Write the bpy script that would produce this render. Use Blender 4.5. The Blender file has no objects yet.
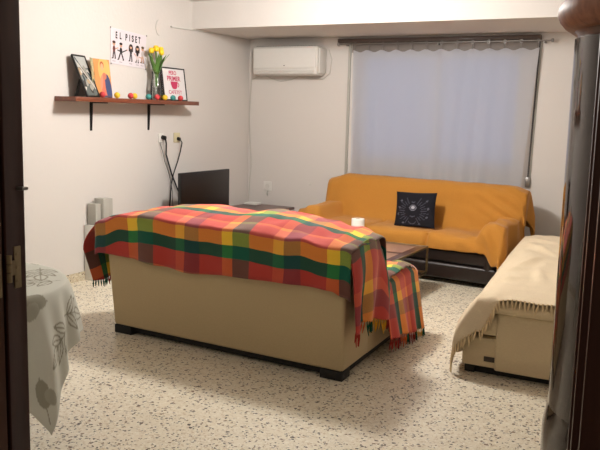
import bpy, bmesh, math, random
import numpy as np
from mathutils import Vector, Matrix, noise
random.seed(7)
sc = bpy.context.scene
COL = sc.collection
PI = math.pi

# ------------------------------------------------------------------ helpers
def lin(c):
    c = c / 255.0
    return c / 12.92 if c <= 0.04045 else ((c + 0.055) / 1.055) ** 2.4
def rgb(r, g, b): return (lin(r), lin(g), lin(b), 1.0)

def tag(o, label, cat, group=None):
    o['label'] = label; o['category'] = cat
    if group: o['group'] = group
    return o
def thing(name, label, cat, loc=(0, 0, 0), rz=0.0, group=None):
    o = bpy.data.objects.new(name, None); COL.objects.link(o)
    o.location = loc; o.rotation_euler = (0, 0, rz); o.empty_display_size = 0.05
    return tag(o, label, cat, group)

class MB:
    """collects geometry; build() links it as one mesh object"""
    def __init__(self): self.bm = bmesh.new()
    def merge(self, tmp):
        me = bpy.data.meshes.new('tmp'); tmp.to_mesh(me); tmp.free()
        self.bm.from_mesh(me); bpy.data.meshes.remove(me)
    def box(self, a, b, bev=0.0, seg=2, rot=None, piv=None):
        t = bmesh.new(); bmesh.ops.create_cube(t, size=1.0)
        c = [(a[i] + b[i]) / 2 for i in range(3)]; s = [abs(b[i] - a[i]) for i in range(3)]
        for v in t.verts: v.co = Vector([v.co[i] * s[i] + c[i] for i in range(3)])
        if bev > 0:
            bmesh.ops.bevel(t, geom=t.edges[:], offset=min(bev, min(s) * .49), segments=seg, profile=.5, affect='EDGES')
        if rot is not None:
            p = Vector(piv if piv is not None else c)
            for v in t.verts: v.co = rot @ (v.co - p) + p
        self.merge(t); return self
    def soft(self, a, b, r=0.06, puff=0.0, n=10, wr=0.0, seed=0):
        """cushion: finely divided rounded box with a swelling and light wrinkles"""
        t = bmesh.new(); bmesh.ops.create_cube(t, size=1.0)
        bmesh.ops.subdivide_edges(t, edges=t.edges[:], cuts=n, use_grid_fill=True)
        c = Vector([(a[i] + b[i]) / 2 for i in range(3)]); h = Vector([abs(b[i] - a[i]) / 2 for i in range(3)])
        for v in t.verts:
            q = Vector([v.co[i] * 2 for i in range(3)])
            # even spacing with a rounded rim
            p = Vector([q[i] * h[i] for i in range(3)])
            rr = min(r, min(h) * .98)
            core = Vector([max(-h[i] + rr, min(h[i] - rr, p[i])) for i in range(3)])
            d = p - core
            if d.length > 1e-9:
                m = max(abs(d.x), abs(d.y), abs(d.z)); d = d.normalized() * m
            p = core + d
            k = [(1 - q[i] ** 2) for i in range(3)]
            p.x += math.copysign(puff * max(0, k[1]) * max(0, k[2]), q.x) * abs(q.x) ** 2
            p.y += math.copysign(puff * max(0, k[0]) * max(0, k[2]), q.y) * abs(q.y) ** 2
            p.z += math.copysign(puff * max(0, k[0]) * max(0, k[1]), q.z) * abs(q.z) ** 2
            if wr: p += d.normalized() * wr * noise.noise(Vector((p.x * 7 + seed, p.y * 7, p.z * 7))) if d.length > 0 else Vector()
            v.co = c + p
        self.merge(t); return self
    def tube(self, pts, r, seg=8, cap=True):
        pts = [Vector(p) for p in pts]; n = len(pts); rs = r if isinstance(r, (list, tuple)) else [r] * n
        rings = []
        up = Vector((0, 0, 1)); prev = None
        for i, p in enumerate(pts):
            d = (pts[min(i + 1, n - 1)] - pts[max(i - 1, 0)]).normalized()
            if prev is None:
                a = d.cross(up)
                if a.length < .1: a = d.cross(Vector((1, 0, 0)))
                a.normalize()
            else:
                a = (prev - d * prev.dot(d)).normalized()
            prev = a; b = d.cross(a)
            rings.append([self.bm.verts.new(p + (a * math.cos(2 * PI * k / seg) + b * math.sin(2 * PI * k / seg)) * rs[i]) for k in range(seg)])
        for i in range(n - 1):
            for k in range(seg):
                self.bm.faces.new((rings[i][k], rings[i][(k + 1) % seg], rings[i + 1][(k + 1) % seg], rings[i + 1][k]))
        if cap:
            self.bm.faces.new(list(reversed(rings[0]))); self.bm.faces.new(rings[-1])
        return self
    def lathe(self, prof, c=(0, 0, 0), seg=24, a0=0.0, a1=2 * PI):
        c = Vector(c); full = abs(a1 - a0 - 2 * PI) < 1e-6
        m = seg if full else seg + 1
        rings = [[self.bm.verts.new(c + Vector((r * math.cos(a0 + (a1 - a0) * k / seg), r * math.sin(a0 + (a1 - a0) * k / seg), z))) for k in range(m)] for r, z in prof]
        for i in range(len(prof) - 1):
            for k in range(seg):
                k2 = (k + 1) % m
                self.bm.faces.new((rings[i][k], rings[i][k2], rings[i + 1][k2], rings[i + 1][k]))
        for R, flip in ((rings[0], True), (rings[-1], False)):
            if full and (R[0].co - R[1].co).length > 1e-5:
                self.bm.faces.new(list(reversed(R)) if flip else R)
        return self
    def sphere(self, c, r, sx=1, sy=1, sz=1, seg=16, ring=10, rot=None):
        t = bmesh.new(); bmesh.ops.create_uvsphere(t, u_segments=seg, v_segments=ring, radius=r)
        for v in t.verts:
            q = Vector((v.co.x * sx, v.co.y * sy, v.co.z * sz))
            if rot is not None: q = rot @ q
            v.co = q + Vector(c)
        self.merge(t); return self
    def prism(self, poly, z0, z1):
        lo = [self.bm.verts.new((x, y, z0)) for x, y in poly]; hi = [self.bm.verts.new((x, y, z1)) for x, y in poly]
        n = len(poly)
        for i in range(n): self.bm.faces.new((lo[i], lo[(i + 1) % n], hi[(i + 1) % n], hi[i]))
        self.bm.faces.new(list(reversed(lo))); self.bm.faces.new(hi); return self
    def quadgrid(self, P):
        n, m = len(P), len(P[0])
        V = [[self.bm.verts.new(P[i][j]) for j in range(m)] for i in range(n)]
        for i in range(n - 1):
            for j in range(m - 1): self.bm.faces.new((V[i][j], V[i][j + 1], V[i + 1][j + 1], V[i + 1][j]))
        return self
    def build(self, name, mat, parent=None, smooth=True, local=False, solid=0.0, origin=None):
        bm = self.bm
        bmesh.ops.recalc_face_normals(bm, faces=bm.faces[:])
        M = Matrix.Identity(4)
        if parent is not None:
            q = parent
            M = Matrix.Identity(4)
            while q is not None:
                M = Matrix.Translation(q.location) @ q.rotation_euler.to_matrix().to_4x4() @ M; q = q.parent
        loc = Vector((0, 0, 0))
        if parent is None:
            xs = [v.co for v in bm.verts]
            loc = Vector(((min(v.x for v in xs) + max(v.x for v in xs)) / 2, (min(v.y for v in xs) + max(v.y for v in xs)) / 2, min(v.z for v in xs)))
            for v in bm.verts: v.co -= loc
        elif not local:
            Mi = M.inverted()
            for v in bm.verts: v.co = Mi @ v.co
        me = bpy.data.meshes.new(name); bm.to_mesh(me); bm.free()
        if smooth:
            for p in me.polygons: p.use_smooth = True
            try: me.set_sharp_from_angle(angle=math.radians(38))
            except Exception: pass
        me.materials.append(mat)
        o = bpy.data.objects.new(name, me); COL.objects.link(o); o.location = loc
        if parent is not None: o.parent = parent
        if solid:
            md = o.modifiers.new('thickness', 'SOLIDIFY'); md.thickness = solid; md.offset = 0
        return o

def cloth(name, P, UV, mat, parent=None, frame=None, solid=0.004, cols=None):
    """grid surface with UVs in metres; P given in local frame 'frame' (Matrix) or world"""
    n, m = len(P), len(P[0])
    F = frame or Matrix.Identity(4)
    verts = [F @ Vector(P[i][j]) for i in range(n) for j in range(m)]
    loc = Vector((0, 0, 0))
    if parent is None:
        loc = Vector((sum(v.x for v in verts) / len(verts), sum(v.y for v in verts) / len(verts), min(v.z for v in verts)))
    else:
        q = parent; M = Matrix.Identity(4)
        while q is not None:
            M = Matrix.Translation(q.location) @ q.rotation_euler.to_matrix().to_4x4() @ M; q = q.parent
        Mi = M.inverted(); verts = [Mi @ v for v in verts]
    verts = [v - loc for v in verts]
    faces = [(i * m + j, i * m + j + 1, (i + 1) * m + j + 1, (i + 1) * m + j) for i in range(n - 1) for j in range(m - 1)]
    me = bpy.data.meshes.new(name); me.from_pydata(verts, [], faces)
    uvl = me.uv_layers.new(name='UVMap'); flat = [UV[i][j] for i in range(n) for j in range(m)]
    for l in me.loops: uvl.data[l.index].uv = flat[l.vertex_index]
    if cols is not None:
        ca = me.color_attributes.new('Col', 'FLOAT_COLOR', 'POINT')
        ca.data.foreach_set('color', np.asarray(cols, dtype=np.float32).reshape(-1))
    for p in me.polygons: p.use_smooth = True
    me.materials.append(mat)
    o = bpy.data.objects.new(name, me); COL.objects.link(o); o.location = loc
    if parent is not None: o.parent = parent
    if solid:
        md = o.modifiers.new('thickness', 'SOLIDIFY'); md.thickness = solid; md.offset = 0
    return o

def struct(o): o['kind'] = 'structure'; return o

# ------------------------------------------------------------------ materials
def mat(name, col, rough=.6, metal=0.0, spec=.5, noise_amt=0.0, nscale=20, bump=0.0, bscale=60, coat=0.0, ior=None):
    m = bpy.data.materials.new(name); m.use_nodes = True
    nt = m.node_tree; b = nt.nodes['Principled BSDF']
    b.inputs['Base Color'].default_value = col; b.inputs['Roughness'].default_value = rough
    b.inputs['Metallic'].default_value = metal; b.inputs['Specular IOR Level'].default_value = spec
    if coat: b.inputs['Coat Weight'].default_value = coat; b.inputs['Coat Roughness'].default_value = .05
    if ior: b.inputs['IOR'].default_value = ior
    tc = nt.nodes.new('ShaderNodeTexCoord')
    if noise_amt:
        n = nt.nodes.new('ShaderNodeTexNoise'); n.inputs['Scale'].default_value = nscale; n.inputs['Detail'].default_value = 4
        nt.links.new(tc.outputs['Object'], n.inputs['Vector'])
        mx = nt.nodes.new('ShaderNodeMix'); mx.data_type = 'RGBA'; mx.blend_type = 'MIX'
        mx.inputs[6].default_value = tuple(c * (1 - noise_amt) for c in col[:3]) + (1,)
        mx.inputs[7].default_value = tuple(min(1, c * (1 + noise_amt)) for c in col[:3]) + (1,)
        nt.links.new(n.outputs['Fac'], mx.inputs[0]); nt.links.new(mx.outputs[2], b.inputs['Base Color'])
    if bump:
        n2 = nt.nodes.new('ShaderNodeTexNoise'); n2.inputs['Scale'].default_value = bscale; n2.inputs['Detail'].default_value = 3
        nt.links.new(tc.outputs['Object'], n2.inputs['Vector'])
        bp = nt.nodes.new('ShaderNodeBump'); bp.inputs['Strength'].default_value = bump; bp.inputs['Distance'].default_value = .01
        nt.links.new(n2.outputs['Fac'], bp.inputs['Height']); nt.links.new(bp.outputs['Normal'], b.inputs['Normal'])
    return m

def wood(name, c1, c2, rough=.35, scale=6, axis=1, coat=0.2):
    m = mat(name, c1, rough, coat=coat); nt = m.node_tree; b = nt.nodes['Principled BSDF']
    tc = nt.nodes.new('ShaderNodeTexCoord'); mp = nt.nodes.new('ShaderNodeMapping')
    s = [14.0, 14.0, 14.0]; s[axis] = 1.2; mp.inputs['Scale'].default_value = s
    n = nt.nodes.new('ShaderNodeTexNoise'); n.inputs['Scale'].default_value = scale; n.inputs['Detail'].default_value = 5
    cr = nt.nodes.new('ShaderNodeValToRGB'); cr.color_ramp.elements[0].position = .3; cr.color_ramp.elements[1].position = .7
    cr.color_ramp.elements[0].color = c1; cr.color_ramp.elements[1].color = c2
    nt.links.new(tc.outputs['Object'], mp.inputs['Vector']); nt.links.new(mp.outputs['Vector'], n.inputs['Vector'])
    nt.links.new(n.outputs['Fac'], cr.inputs['Fac']); nt.links.new(cr.outputs['Color'], b.inputs['Base Color'])
    return m

def attr_mat(name, rough=.6, spec=.3):
    m = mat(name, (1, 1, 1, 1), rough, spec=spec); nt = m.node_tree; b = nt.nodes['Principled BSDF']
    a = nt.nodes.new('ShaderNodeAttribute'); a.attribute_name = 'Col'
    nt.links.new(a.outputs['Color'], b.inputs['Base Color']); return m

M_wall = mat('painted_plaster', rgb(219, 214, 209), .85, spec=.2, bump=.12, bscale=35)
M_ceil = mat('ceiling_paint', rgb(214, 211, 207), .9, spec=.1)
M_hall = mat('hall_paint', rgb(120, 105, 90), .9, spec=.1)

def terrazzo(name, base=(226, 217, 196), rough=.34):
    m = mat(name, rgb(*base), rough, spec=.4); nt = m.node_tree; b = nt.nodes['Principled BSDF']
    tc = nt.nodes.new('ShaderNodeTexCoord')
    def layer(scale, lo, stops, thr):
        v = nt.nodes.new('ShaderNodeTexVoronoi'); v.inputs['Scale'].default_value = scale; v.inputs['Randomness'].default_value = 1
        nz = nt.nodes.new('ShaderNodeTexNoise'); nz.inputs['Scale'].default_value = scale * 1.6
        ad = nt.nodes.new('ShaderNodeMix'); ad.data_type = 'RGBA'; ad.blend_type = 'LINEAR_LIGHT'; ad.inputs[0].default_value = .012
        nt.links.new(tc.outputs['Object'], nz.inputs['Vector']); nt.links.new(tc.outputs['Object'], ad.inputs[6]); nt.links.new(nz.outputs['Color'], ad.inputs[7])
        nt.links.new(ad.outputs[2], v.inputs['Vector'])
        sp = nt.nodes.new('ShaderNodeSeparateColor'); nt.links.new(v.outputs['Color'], sp.inputs['Color'])
        cr = nt.nodes.new('ShaderNodeValToRGB'); cr.color_ramp.interpolation = 'CONSTANT'
        e = cr.color_ramp.elements; e[0].position = 0; e[0].color = stops[0][1]; e[1].position = stops[1][0]; e[1].color = stops[1][1]
        for p, c in stops[2:]:
            q = e.new(p); q.color = c
        nt.links.new(sp.outputs['Red'], cr.inputs['Fac'])
        c1 = nt.nodes.new('ShaderNodeMath'); c1.operation = 'LESS_THAN'; c1.inputs[1].default_value = thr; nt.links.new(v.outputs['Distance'], c1.inputs[0])
        c2 = nt.nodes.new('ShaderNodeMath'); c2.operation = 'LESS_THAN'; c2.inputs[1].default_value = lo; nt.links.new(sp.outputs['Green'], c2.inputs[0])
        mu = nt.nodes.new('ShaderNodeMath'); mu.operation = 'MULTIPLY'; nt.links.new(c1.outputs[0], mu.inputs[0]); nt.links.new(c2.outputs[0], mu.inputs[1])
        return cr.outputs['Color'], mu.outputs[0]
    nz = nt.nodes.new('ShaderNodeTexNoise'); nz.inputs['Scale'].default_value = 9; nt.links.new(tc.outputs['Object'], nz.inputs['Vector'])
    bs = nt.nodes.new('ShaderNodeMix'); bs.data_type = 'RGBA'; bs.inputs[6].default_value = rgb(*[c - 8 for c in base]); bs.inputs[7].default_value = rgb(*[min(255, c + 8) for c in base])
    nt.links.new(nz.outputs['Fac'], bs.inputs[0]); prev = bs.outputs[2]
    for (scale, frac, stops, thr) in (
            (95, .45, [(0, rgb(236, 230, 214)), (.45, rgb(196, 178, 148)), (.7, rgb(214, 204, 182))], .60),
            (64, .28, [(0, rgb(58, 46, 34)), (.45, rgb(104, 80, 54)), (.7, rgb(40, 33, 28))], .41),
            (38, .10, [(0, rgb(60, 48, 38)), (.5, rgb(125, 100, 74))], .33)):
        c, f = layer(scale, frac, stops, thr)
        mx = nt.nodes.new('ShaderNodeMix'); mx.data_type = 'RGBA'
        nt.links.new(f, mx.inputs[0]); nt.links.new(prev, mx.inputs[6]); nt.links.new(c, mx.inputs[7]); prev = mx.outputs[2]
    nt.links.new(prev, b.inputs['Base Color']); return m
M_floor = terrazzo('terrazzo')

def fabric(name, col, scale=450, rough=.9, bump=.25, var=.1, weave=True):
    m = mat(name, col, rough, spec=.15); nt = m.node_tree; b = nt.nodes['Principled BSDF']
    b.inputs['Sheen Weight'].default_value = .15
    tc = nt.nodes.new('ShaderNodeTexCoord')
    n = nt.nodes.new('ShaderNodeTexNoise'); n.inputs['Scale'].default_value = 90; n.inputs['Detail'].default_value = 5
    mp = nt.nodes.new('ShaderNodeMapping'); mp.inputs['Scale'].default_value = (1, 1, 3)
    nt.links.new(tc.outputs['Object'], mp.inputs['Vector']); nt.links.new(mp.outputs['Vector'], n.inputs['Vector'])
    mx = nt.nodes.new('ShaderNodeMix'); mx.data_type = 'RGBA'
    mx.inputs[6].default_value = tuple(c * (1 - var) for c in col[:3]) + (1,); mx.inputs[7].default_value = tuple(c * (1 + var) for c in col[:3]) + (1,)
    nt.links.new(n.outputs['Fac'], mx.inputs[0]); nt.links.new(mx.outputs[2], b.inputs['Base Color'])
    bp = nt.nodes.new('ShaderNodeBump'); bp.inputs['Strength'].default_value = bump; bp.inputs['Distance'].default_value = .004
    nt.links.new(n.outputs['Fac'], bp.inputs['Height']); nt.links.new(bp.outputs['Normal'], b.inputs['Normal'])
    return m
M_beige = fabric('beige_upholstery', rgb(191, 171, 134))
M_cream_sofa = fabric('cream_upholstery', rgb(208, 189, 154))
M_throw = fabric('cream_cotton', rgb(222, 204, 174), bump=.5)
M_orange = fabric('orange_cotton', rgb(186, 128, 54), bump=.3)
M_leather = mat('dark_leather', rgb(36, 27, 24), .38, spec=.5, bump=.15, bscale=120)
M_black = mat('black_plastic', rgb(16, 16, 17), .4)
M_blackmat = mat('black_plinth', rgb(14, 13, 13), .7)
M_iron = mat('black_iron', rgb(22, 20, 20), .5, metal=.3)
M_white = mat('white_plastic', rgb(226, 224, 219), .4, noise_amt=.02)
M_socket = mat('ivory_plastic', rgb(205, 196, 160), .4, noise_amt=.03)
M_grey = mat('grey_laminate', rgb(176, 174, 166), .5, noise_amt=.05, nscale=5)
M_greyl = mat('pale_laminate', rgb(216, 214, 208), .5, noise_amt=.04, nscale=5)
M_alu = mat('aluminium', rgb(150, 148, 145), .35, metal=.8, noise_amt=.05)
M_brass = mat('brass_metal', rgb(150, 136, 104), .35, metal=.9, noise_amt=.05)
M_shelf = wood('shelf_wood', rgb(126, 66, 38), rgb(98, 48, 28), .35, 4, 1)
M_cabw = wood('tv_unit_wood', rgb(96, 52, 40), rgb(72, 36, 28), .35, 4, 1)
M_darkw = wood('dark_door_wood', rgb(98, 58, 38), rgb(74, 42, 28), .4, 4, 2)
M_jamb = wood('dark_jamb_wood', rgb(82, 52, 46), rgb(64, 40, 36), .4, 4, 2)
M_cornice = wood('cornice_wood', rgb(150, 98, 70), rgb(116, 70, 48), .5, 4, 2, .0)
M_table = wood('brown_tabletop', rgb(92, 58, 44), rgb(76, 46, 36), .3, 4, 0)
M_inlay = mat('tile_inlay', rgb(150, 116, 98), .3, noise_amt=.08, nscale=12)
M_lacq = mat('dark_lacquer', rgb(48, 36, 30), .07, spec=.5, ior=1.5, noise_amt=.1, coat=.3)
M_paper = mat('tissue_paper', rgb(240, 236, 228), .9, noise_amt=.02)
M_steel = mat('hinge_steel', rgb(168, 150, 118), .45, metal=.35, noise_amt=.1)

# ------------------------------------------------------------------ camera (image taken as 600 x 450)
F_PX, YAW, PIT, ROL, CAMH = 770.95, math.radians(-27.678), math.radians(8.2774), math.radians(1.5089), 1.5
fw = Vector((math.sin(YAW) * math.cos(PIT), math.cos(YAW) * math.cos(PIT), -math.sin(PIT)))
rt0 = Vector((math.cos(YAW), -math.sin(YAW), 0)); up0 = rt0.cross(fw)
rt = rt0 * math.cos(ROL) + up0 * math.sin(ROL); up = -rt0 * math.sin(ROL) + up0 * math.cos(ROL)
cd = bpy.data.cameras.new('camera'); cam = bpy.data.objects.new('camera', cd); COL.objects.link(cam)
cam.matrix_world = Matrix(((rt.x, up.x, -fw.x, 0), (rt.y, up.y, -fw.y, 0), (rt.z, up.z, -fw.z, CAMH), (0, 0, 0, 1)))
cd.sensor_width = 36; cd.lens = F_PX / 600 * 36; cd.clip_start = .02; cd.clip_end = 60
sc.camera = cam

# ------------------------------------------------------------------ room shell
XL, XR, YB, YN, ZC = -4.75, 0.08, 7.71, 0.87, 2.585
ZB, YBEAM = 2.315, 6.58
WX0, WX1, WZ0, WZ1 = -3.38, -1.66, 1.0, 2.15     # window opening
def sbox(name, a, b, m, bev=0): return struct(MB().box(a, b, bev).build(name, m, smooth=False))
sbox('floor', (XL - .15, -1.6, -.1), (XR + 1.2, YB + .15, 0), M_floor)
sbox('ceiling', (XL - .15, YN - .1, ZC), (XR + .15, YB + .15, ZC + .1), M_ceil)
sbox('wall_left', (XL - .15, YN - .1, 0), (XL, YB + .15, ZC), M_wall)
sbox('wall_right', (XR, YN - .1, 0), (XR + .15, YB + .15, ZC), M_wall)
b = MB()
b.box((XL, YB, 0), (WX0, YB + .15, ZC)); b.box((WX1, YB, 0), (XR, YB + .15, ZC))
b.box((WX0, YB, 0), (WX1, YB + .15, WZ0)); b.box((WX0, YB, WZ1), (WX1, YB + .15, ZC))
struct(b.build('wall_back', M_wall, smooth=False))
JL, JR = -.962, -.0968
b = MB()
b.box((XL, YN - .1, 0), (JL - .05, YN, ZC)); b.box((JR + .05, YN - .1, 0), (XR, YN, ZC)); b.box((JL - .05, YN - .1, 2.1), (JR + .05, YN, ZC))
struct(b.build('wall_front', M_wall, smooth=False))
sbox('trim_1', (XL, YBEAM, ZB), (XR, YB, ZC), M_wall)                     # boxed beam along the window wall
# skirting in the same terrazzo
sbox('baseboard_left', (XL, YN, 0), (XL + .012, YB, .075), terrazzo('skirting_terrazzo', (206, 194, 168), .5), 0)
sbox('baseboard_back', (XL, YB - .012, 0), (XR, YB, .075), M_floor, 0)
# dark hall behind the doorway
for n, a, c in (('wall_hall_left', (-1.6, -1.6, 0), (-1.5, YN - .1, 2.6)), ('wall_hall_right', (.7, -1.6, 0), (.8, YN - .1, 2.6)), ('wall_hall_back', (-1.6, -1.7, 0), (.8, -1.6, 2.6))):
    sbox(n, a, c, M_hall)
sbox('ceiling_hall', (-1.6, -1.7, 2.6), (.8, YN - .1, 2.7), M_hall)
sbox('wall_hall_front', (.08 + .15, YN - .1, 0), (.8, YN, 2.6), M_hall)

# door frame (left jamb, right jamb, head) and the open leaf
b = MB(); b.box((JL - .05, .842, 0), (JL, YN + .012, 2.1), .003); b.box((JL - .09, YN, 0), (JL - .012, YN + .010, 2.16), .003)
b.box((JR, .76, 0), (JR + .05, YN + .012, 2.1), .003); b.box((JR + .012, YN, 0), (JR + .09, YN + .010, 2.16), .003)
b.box((JR + .010, .70, 0), (JR + .05, .77, 2.1), .004); b.box((JR + .026, .62, 0), (JR + .06, .71, 2.1), .004)
b.box((JL - .05, .76, 2.05), (JR + .05, YN + .012, 2.1), .003)
frame = struct(b.build('trim_2', M_jamb))
h = MB(); h.box((JL, .856, 1.210), (JL + .0025, .869, 1.278), .0008); h.box((JL, .846, 1.232), (JL + .0025, .858, 1.256), .0008)
for zz in (1.222, 1.244, 1.266): h.sphere((JL + .0028, .86, zz), .003, .5)
h.build('hinge_leaf', M_steel, frame)
k = MB()
for z0, z1 in ((1.222, 1.2365), (1.238, 1.2505), (1.252, 1.266)): k.tube([(JL + .003, .8445, z0), (JL + .003, .8445, z1)], .0042, 10)
k.build('hinge_knuckle', M_steel, frame)
MB().box((JL - .001, YN - .005, 1.3675), (JL + .013, YN + .008, 1.3725), .001).build('latch_bolt', M_alu, frame)
door = struct(MB().box((JL - .04, .02, .01), (JL - .001, .836, 2.04), .003).build('door_1', M_darkw))
d2 = MB(); d2.box((JL - .001, .806, 1.200), (JL + .0015, .831, 1.270), .0008)
for zz in (1.212, 1.235, 1.258): d2.sphere((JL + .0018, .819, zz), .003, .5)
d2.build('hinge_leaf', M_steel, door)

# window: aluminium frame, glass, closed roller shutter
wf = MB()
for a, c in (((WX0, YB + .05, WZ0), (WX0 + .05, YB + .1, WZ1)), ((WX1 - .05, YB + .05, WZ0), (WX1, YB + .1, WZ1)),
             ((WX0, YB + .05, WZ0), (WX1, YB + .1, WZ0 + .05)), ((WX0, YB + .05, WZ1 - .05), (WX1, YB + .1, WZ1)),
             (((WX0 + WX1) / 2 - .03, YB + .05, WZ0), ((WX0 + WX1) / 2 + .03, YB + .1, WZ1))): wf.box(a, c, .004)
win = struct(wf.build('window_1', M_white))
M_glass = bpy.data.materials.new('window_glass'); M_glass.use_nodes = True
_b = M_glass.node_tree.nodes['Principled BSDF']; _b.inputs['Transmission Weight'].default_value = 1; _b.inputs['Roughness'].default_value = .02; _b.inputs['IOR'].default_value = 1.05; _b.inputs['Base Color'].default_value = (.95, .97, 1, 1)
MB().box((WX0 + .05, YB + .07, WZ0 + .05), ((WX0 + WX1) / 2 - .03, YB + .075, WZ1 - .05)).build('pane', M_glass, win)
MB().box(((WX0 + WX1) / 2 + .03, YB + .07, WZ0 + .05), (WX1 - .05, YB + .075, WZ1 - .05)).build('pane', M_glass, win)
struct(MB().box((WX0 - .04, YB - .03, WZ0 - .03), (WX1 + .04, YB + .05, WZ0), .006).build('trim_3', M_greyl))

# ------------------------------------------------------------------ curtain and its rail
M_sheer = bpy.data.materials.new('sheer_cotton'); M_sheer.use_nodes = True
nt = M_sheer.node_tree; nt.nodes.remove(nt.nodes['Principled BSDF']); out = nt.nodes['Material Output']
di = nt.nodes.new('ShaderNodeBsdfDiffuse'); di.inputs['Color'].default_value = rgb(214, 214, 218)
tl = nt.nodes.new('ShaderNodeBsdfTranslucent'); tl.inputs['Color'].default_value = rgb(232, 234, 240)
tp = nt.nodes.new('ShaderNodeBsdfTransparent')
nz = nt.nodes.new('ShaderNodeTexNoise'); nz.inputs['Scale'].default_value = 700
m1 = nt.nodes.new('ShaderNodeMixShader'); m1.inputs[0].default_value = .50
m2 = nt.nodes.new('ShaderNodeMixShader'); m2.inputs[0].default_value = .15
nt.links.new(di.outputs[0], m1.inputs[1]); nt.links.new(tl.outputs[0], m1.inputs[2]); nt.links.new(m1.outputs[0], m2.inputs[1]); nt.links.new(tp.outputs[0], m2.inputs[2]); nt.links.new(m2.outputs[0], out.inputs['Surface'])
YC = 7.642
def curtain():
    nx, nz_ = 170, 40; P = []; UV = []
    x0, x1 = -3.425, -1.50
    for i in range(nz_ + 1):
        t = i / nz_; z = 2.170 - t * 1.60; row = []; uv = []
        for j in range(nx + 1):
            s = j / nx
            xl, xr = x0 - .02 * t + .03 * t, x1 - .105 * t      # right edge pulled in towards the bottom
            x = xl + (xr - xl) * s
            amp = .006 + .012 * t
            y = YC + .5 * amp * math.sin(s * 62 + 1.3 * math.sin(s * 9 + t)) + .007 * t * math.sin(s * 21 + 2) + .009 * noise.noise(Vector((s * 5, t * 3, 1)))
            if t < .05: z2 = z - .022 * (1 - t / .05) * abs(math.sin(s * 12 * PI)) ** 2 * 1.0
            else: z2 = z
            row.append((x, y, z2)); uv.append((x, z))
        P.append(row); UV.append(uv)
    return P, UV
P, UV = curtain()
c = cloth('sheer_curtain', P, UV, M_sheer, solid=0)
tag(c, 'sheer white curtain hanging in front of the window behind the orange sofa', 'curtain')
t = thing('curtain_rail', 'thin metal curtain rod with brackets and finials above the white curtain', 'curtain rail', (-2.5, YC, 2.235))
MB().tube([(-3.58, YC, 2.235), (-1.40, YC, 2.235)], .007, 10).build('rod', M_alu, t)
for x in (-3.6, -1.385):
    MB().lathe([(.001, -.02), (.012, -.015), (.016, 0), (.012, .015), (.001, .02)], (0, 0, 0), 10).build('finial', M_alu, t, local=True).location = (x + 2.5, 0, 0)
for x in (-3.50, -2.5, -1.46):
    MB().box((x - .008, YC - .005, 2.215), (x + .008, YB, 2.228), .002).build('bracket', M_alu, t)
for i in range(13):
    x = -3.405 + i * (1.89 / 12)
    g = MB(); g.tube([(x + .014 * math.cos(a), YC, 2.233 + .017 * math.sin(a)) for a in [2 * PI * q / 14 for q in range(15)]], .0022, 5); g.tube([(x, YC, 2.216), (x, YC, 2.166)], .004, 5)
    g.build('curtain_ring', M_alu, t)
M_slot = wood('brown_box_wood', rgb(92, 76, 68), rgb(78, 64, 56), .5, 4, 0)
tag(MB().box((-3.62, YB - .055, 2.250), (-1.50, YB, 2.292), .004).build('shutter_box_cover', M_slot), 'long brown shutter box strip under the beam above the curtain', 'shutter box')
tag(MB().box((-3.46, YB - .02, 2.15), (-1.53, YB, 2.25), .003).build('blind_box', mat('blind_grey', rgb(128, 120, 114), .6, noise_amt=.05)), 'grey blind box behind the rod and above the white curtain', 'blind box')
tag(MB().box((-3.50, YB - .028, .80), (-3.474, YB, 2.262), .003).build('shutter_guide', M_grey), 'narrow grey vertical strip at the left edge of the window', 'shutter guide')
t = thing('shutter_strap', 'dark grey roller shutter strap with winder box right of the window', 'shutter strap', (-1.5, 7.68, .84))
MB().tube([(-1.538, 7.696, .90), (-1.512, 7.700, 2.235)], .008, 6).build('strap', mat('strap_webbing', rgb(84, 80, 78), .8, noise_amt=.2, nscale=200), t)
MB().tube([(-1.520, 7.704, .90), (-1.496, 7.704, 2.235)], .006, 6).build('edge_strip', M_grey, t)
MB().box((-1.560, 7.675, .835), (-1.512, YB, .935), .008).build('winder_box', M_alu, t)

# ------------------------------------------------------------------ air conditioner and cords on the back wall
t = thing('air_conditioner', 'white wall-mounted air conditioner under the beam in the left corner', 'air conditioner', (-4.17, 7.6, 1.9))
b = MB(); b.box((-4.577, 7.49, 1.905), (-3.775, 7.70, 2.215), .028, 4); b.build('body', M_white, t)
MB().box((-4.565, 7.478, 1.975), (-3.79, 7.495, 2.195), .010, 3).build('front_panel', M_white, t)
MB().box((-4.55, 7.482, 1.912), (-3.80, 7.52, 1.955), .008, 3).build('air_flap', mat('flap_plastic', rgb(205, 202, 196), .45), t)
g = MB()
for i in range(22): g.box((-4.55 + i * .034, 7.52, 2.2135), (-4.55 + i * .034 + .024, 7.66, 2.2185))
g.build('top_grille', mat('grille_grey', rgb(96, 94, 92), .6), t)
MB().sphere((-4.17, 7.477, 2.005), .006, 1.4, .3, .7).build('status_light', M_black, t)
MB().box((-3.775, 7.53, 1.93), (-3.762, 7.69, 2.19), .004).build('side_panel', M_white, t)
cw = mat('white_cable', rgb(198, 194, 186), .5, noise_amt=.03)
tag(MB().tube([(-4.60, 7.69, 1.905), (-4.715, 7.695, 1.86), (-4.728, 7.695, 1.63), (-4.735, 7.695, 1.4), (-4.722, 7.695, 1.17), (-4.705, 7.695, .98), (-4.70, 7.695, .88), (-4.715, 7.695, .72), (-4.722, 7.695, .59), (-4.725, 7.69, .465)], .0055, 6).build('wall_cable', cw),
    'white cable dropping down the room corner from the air conditioner', 'cable')
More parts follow.
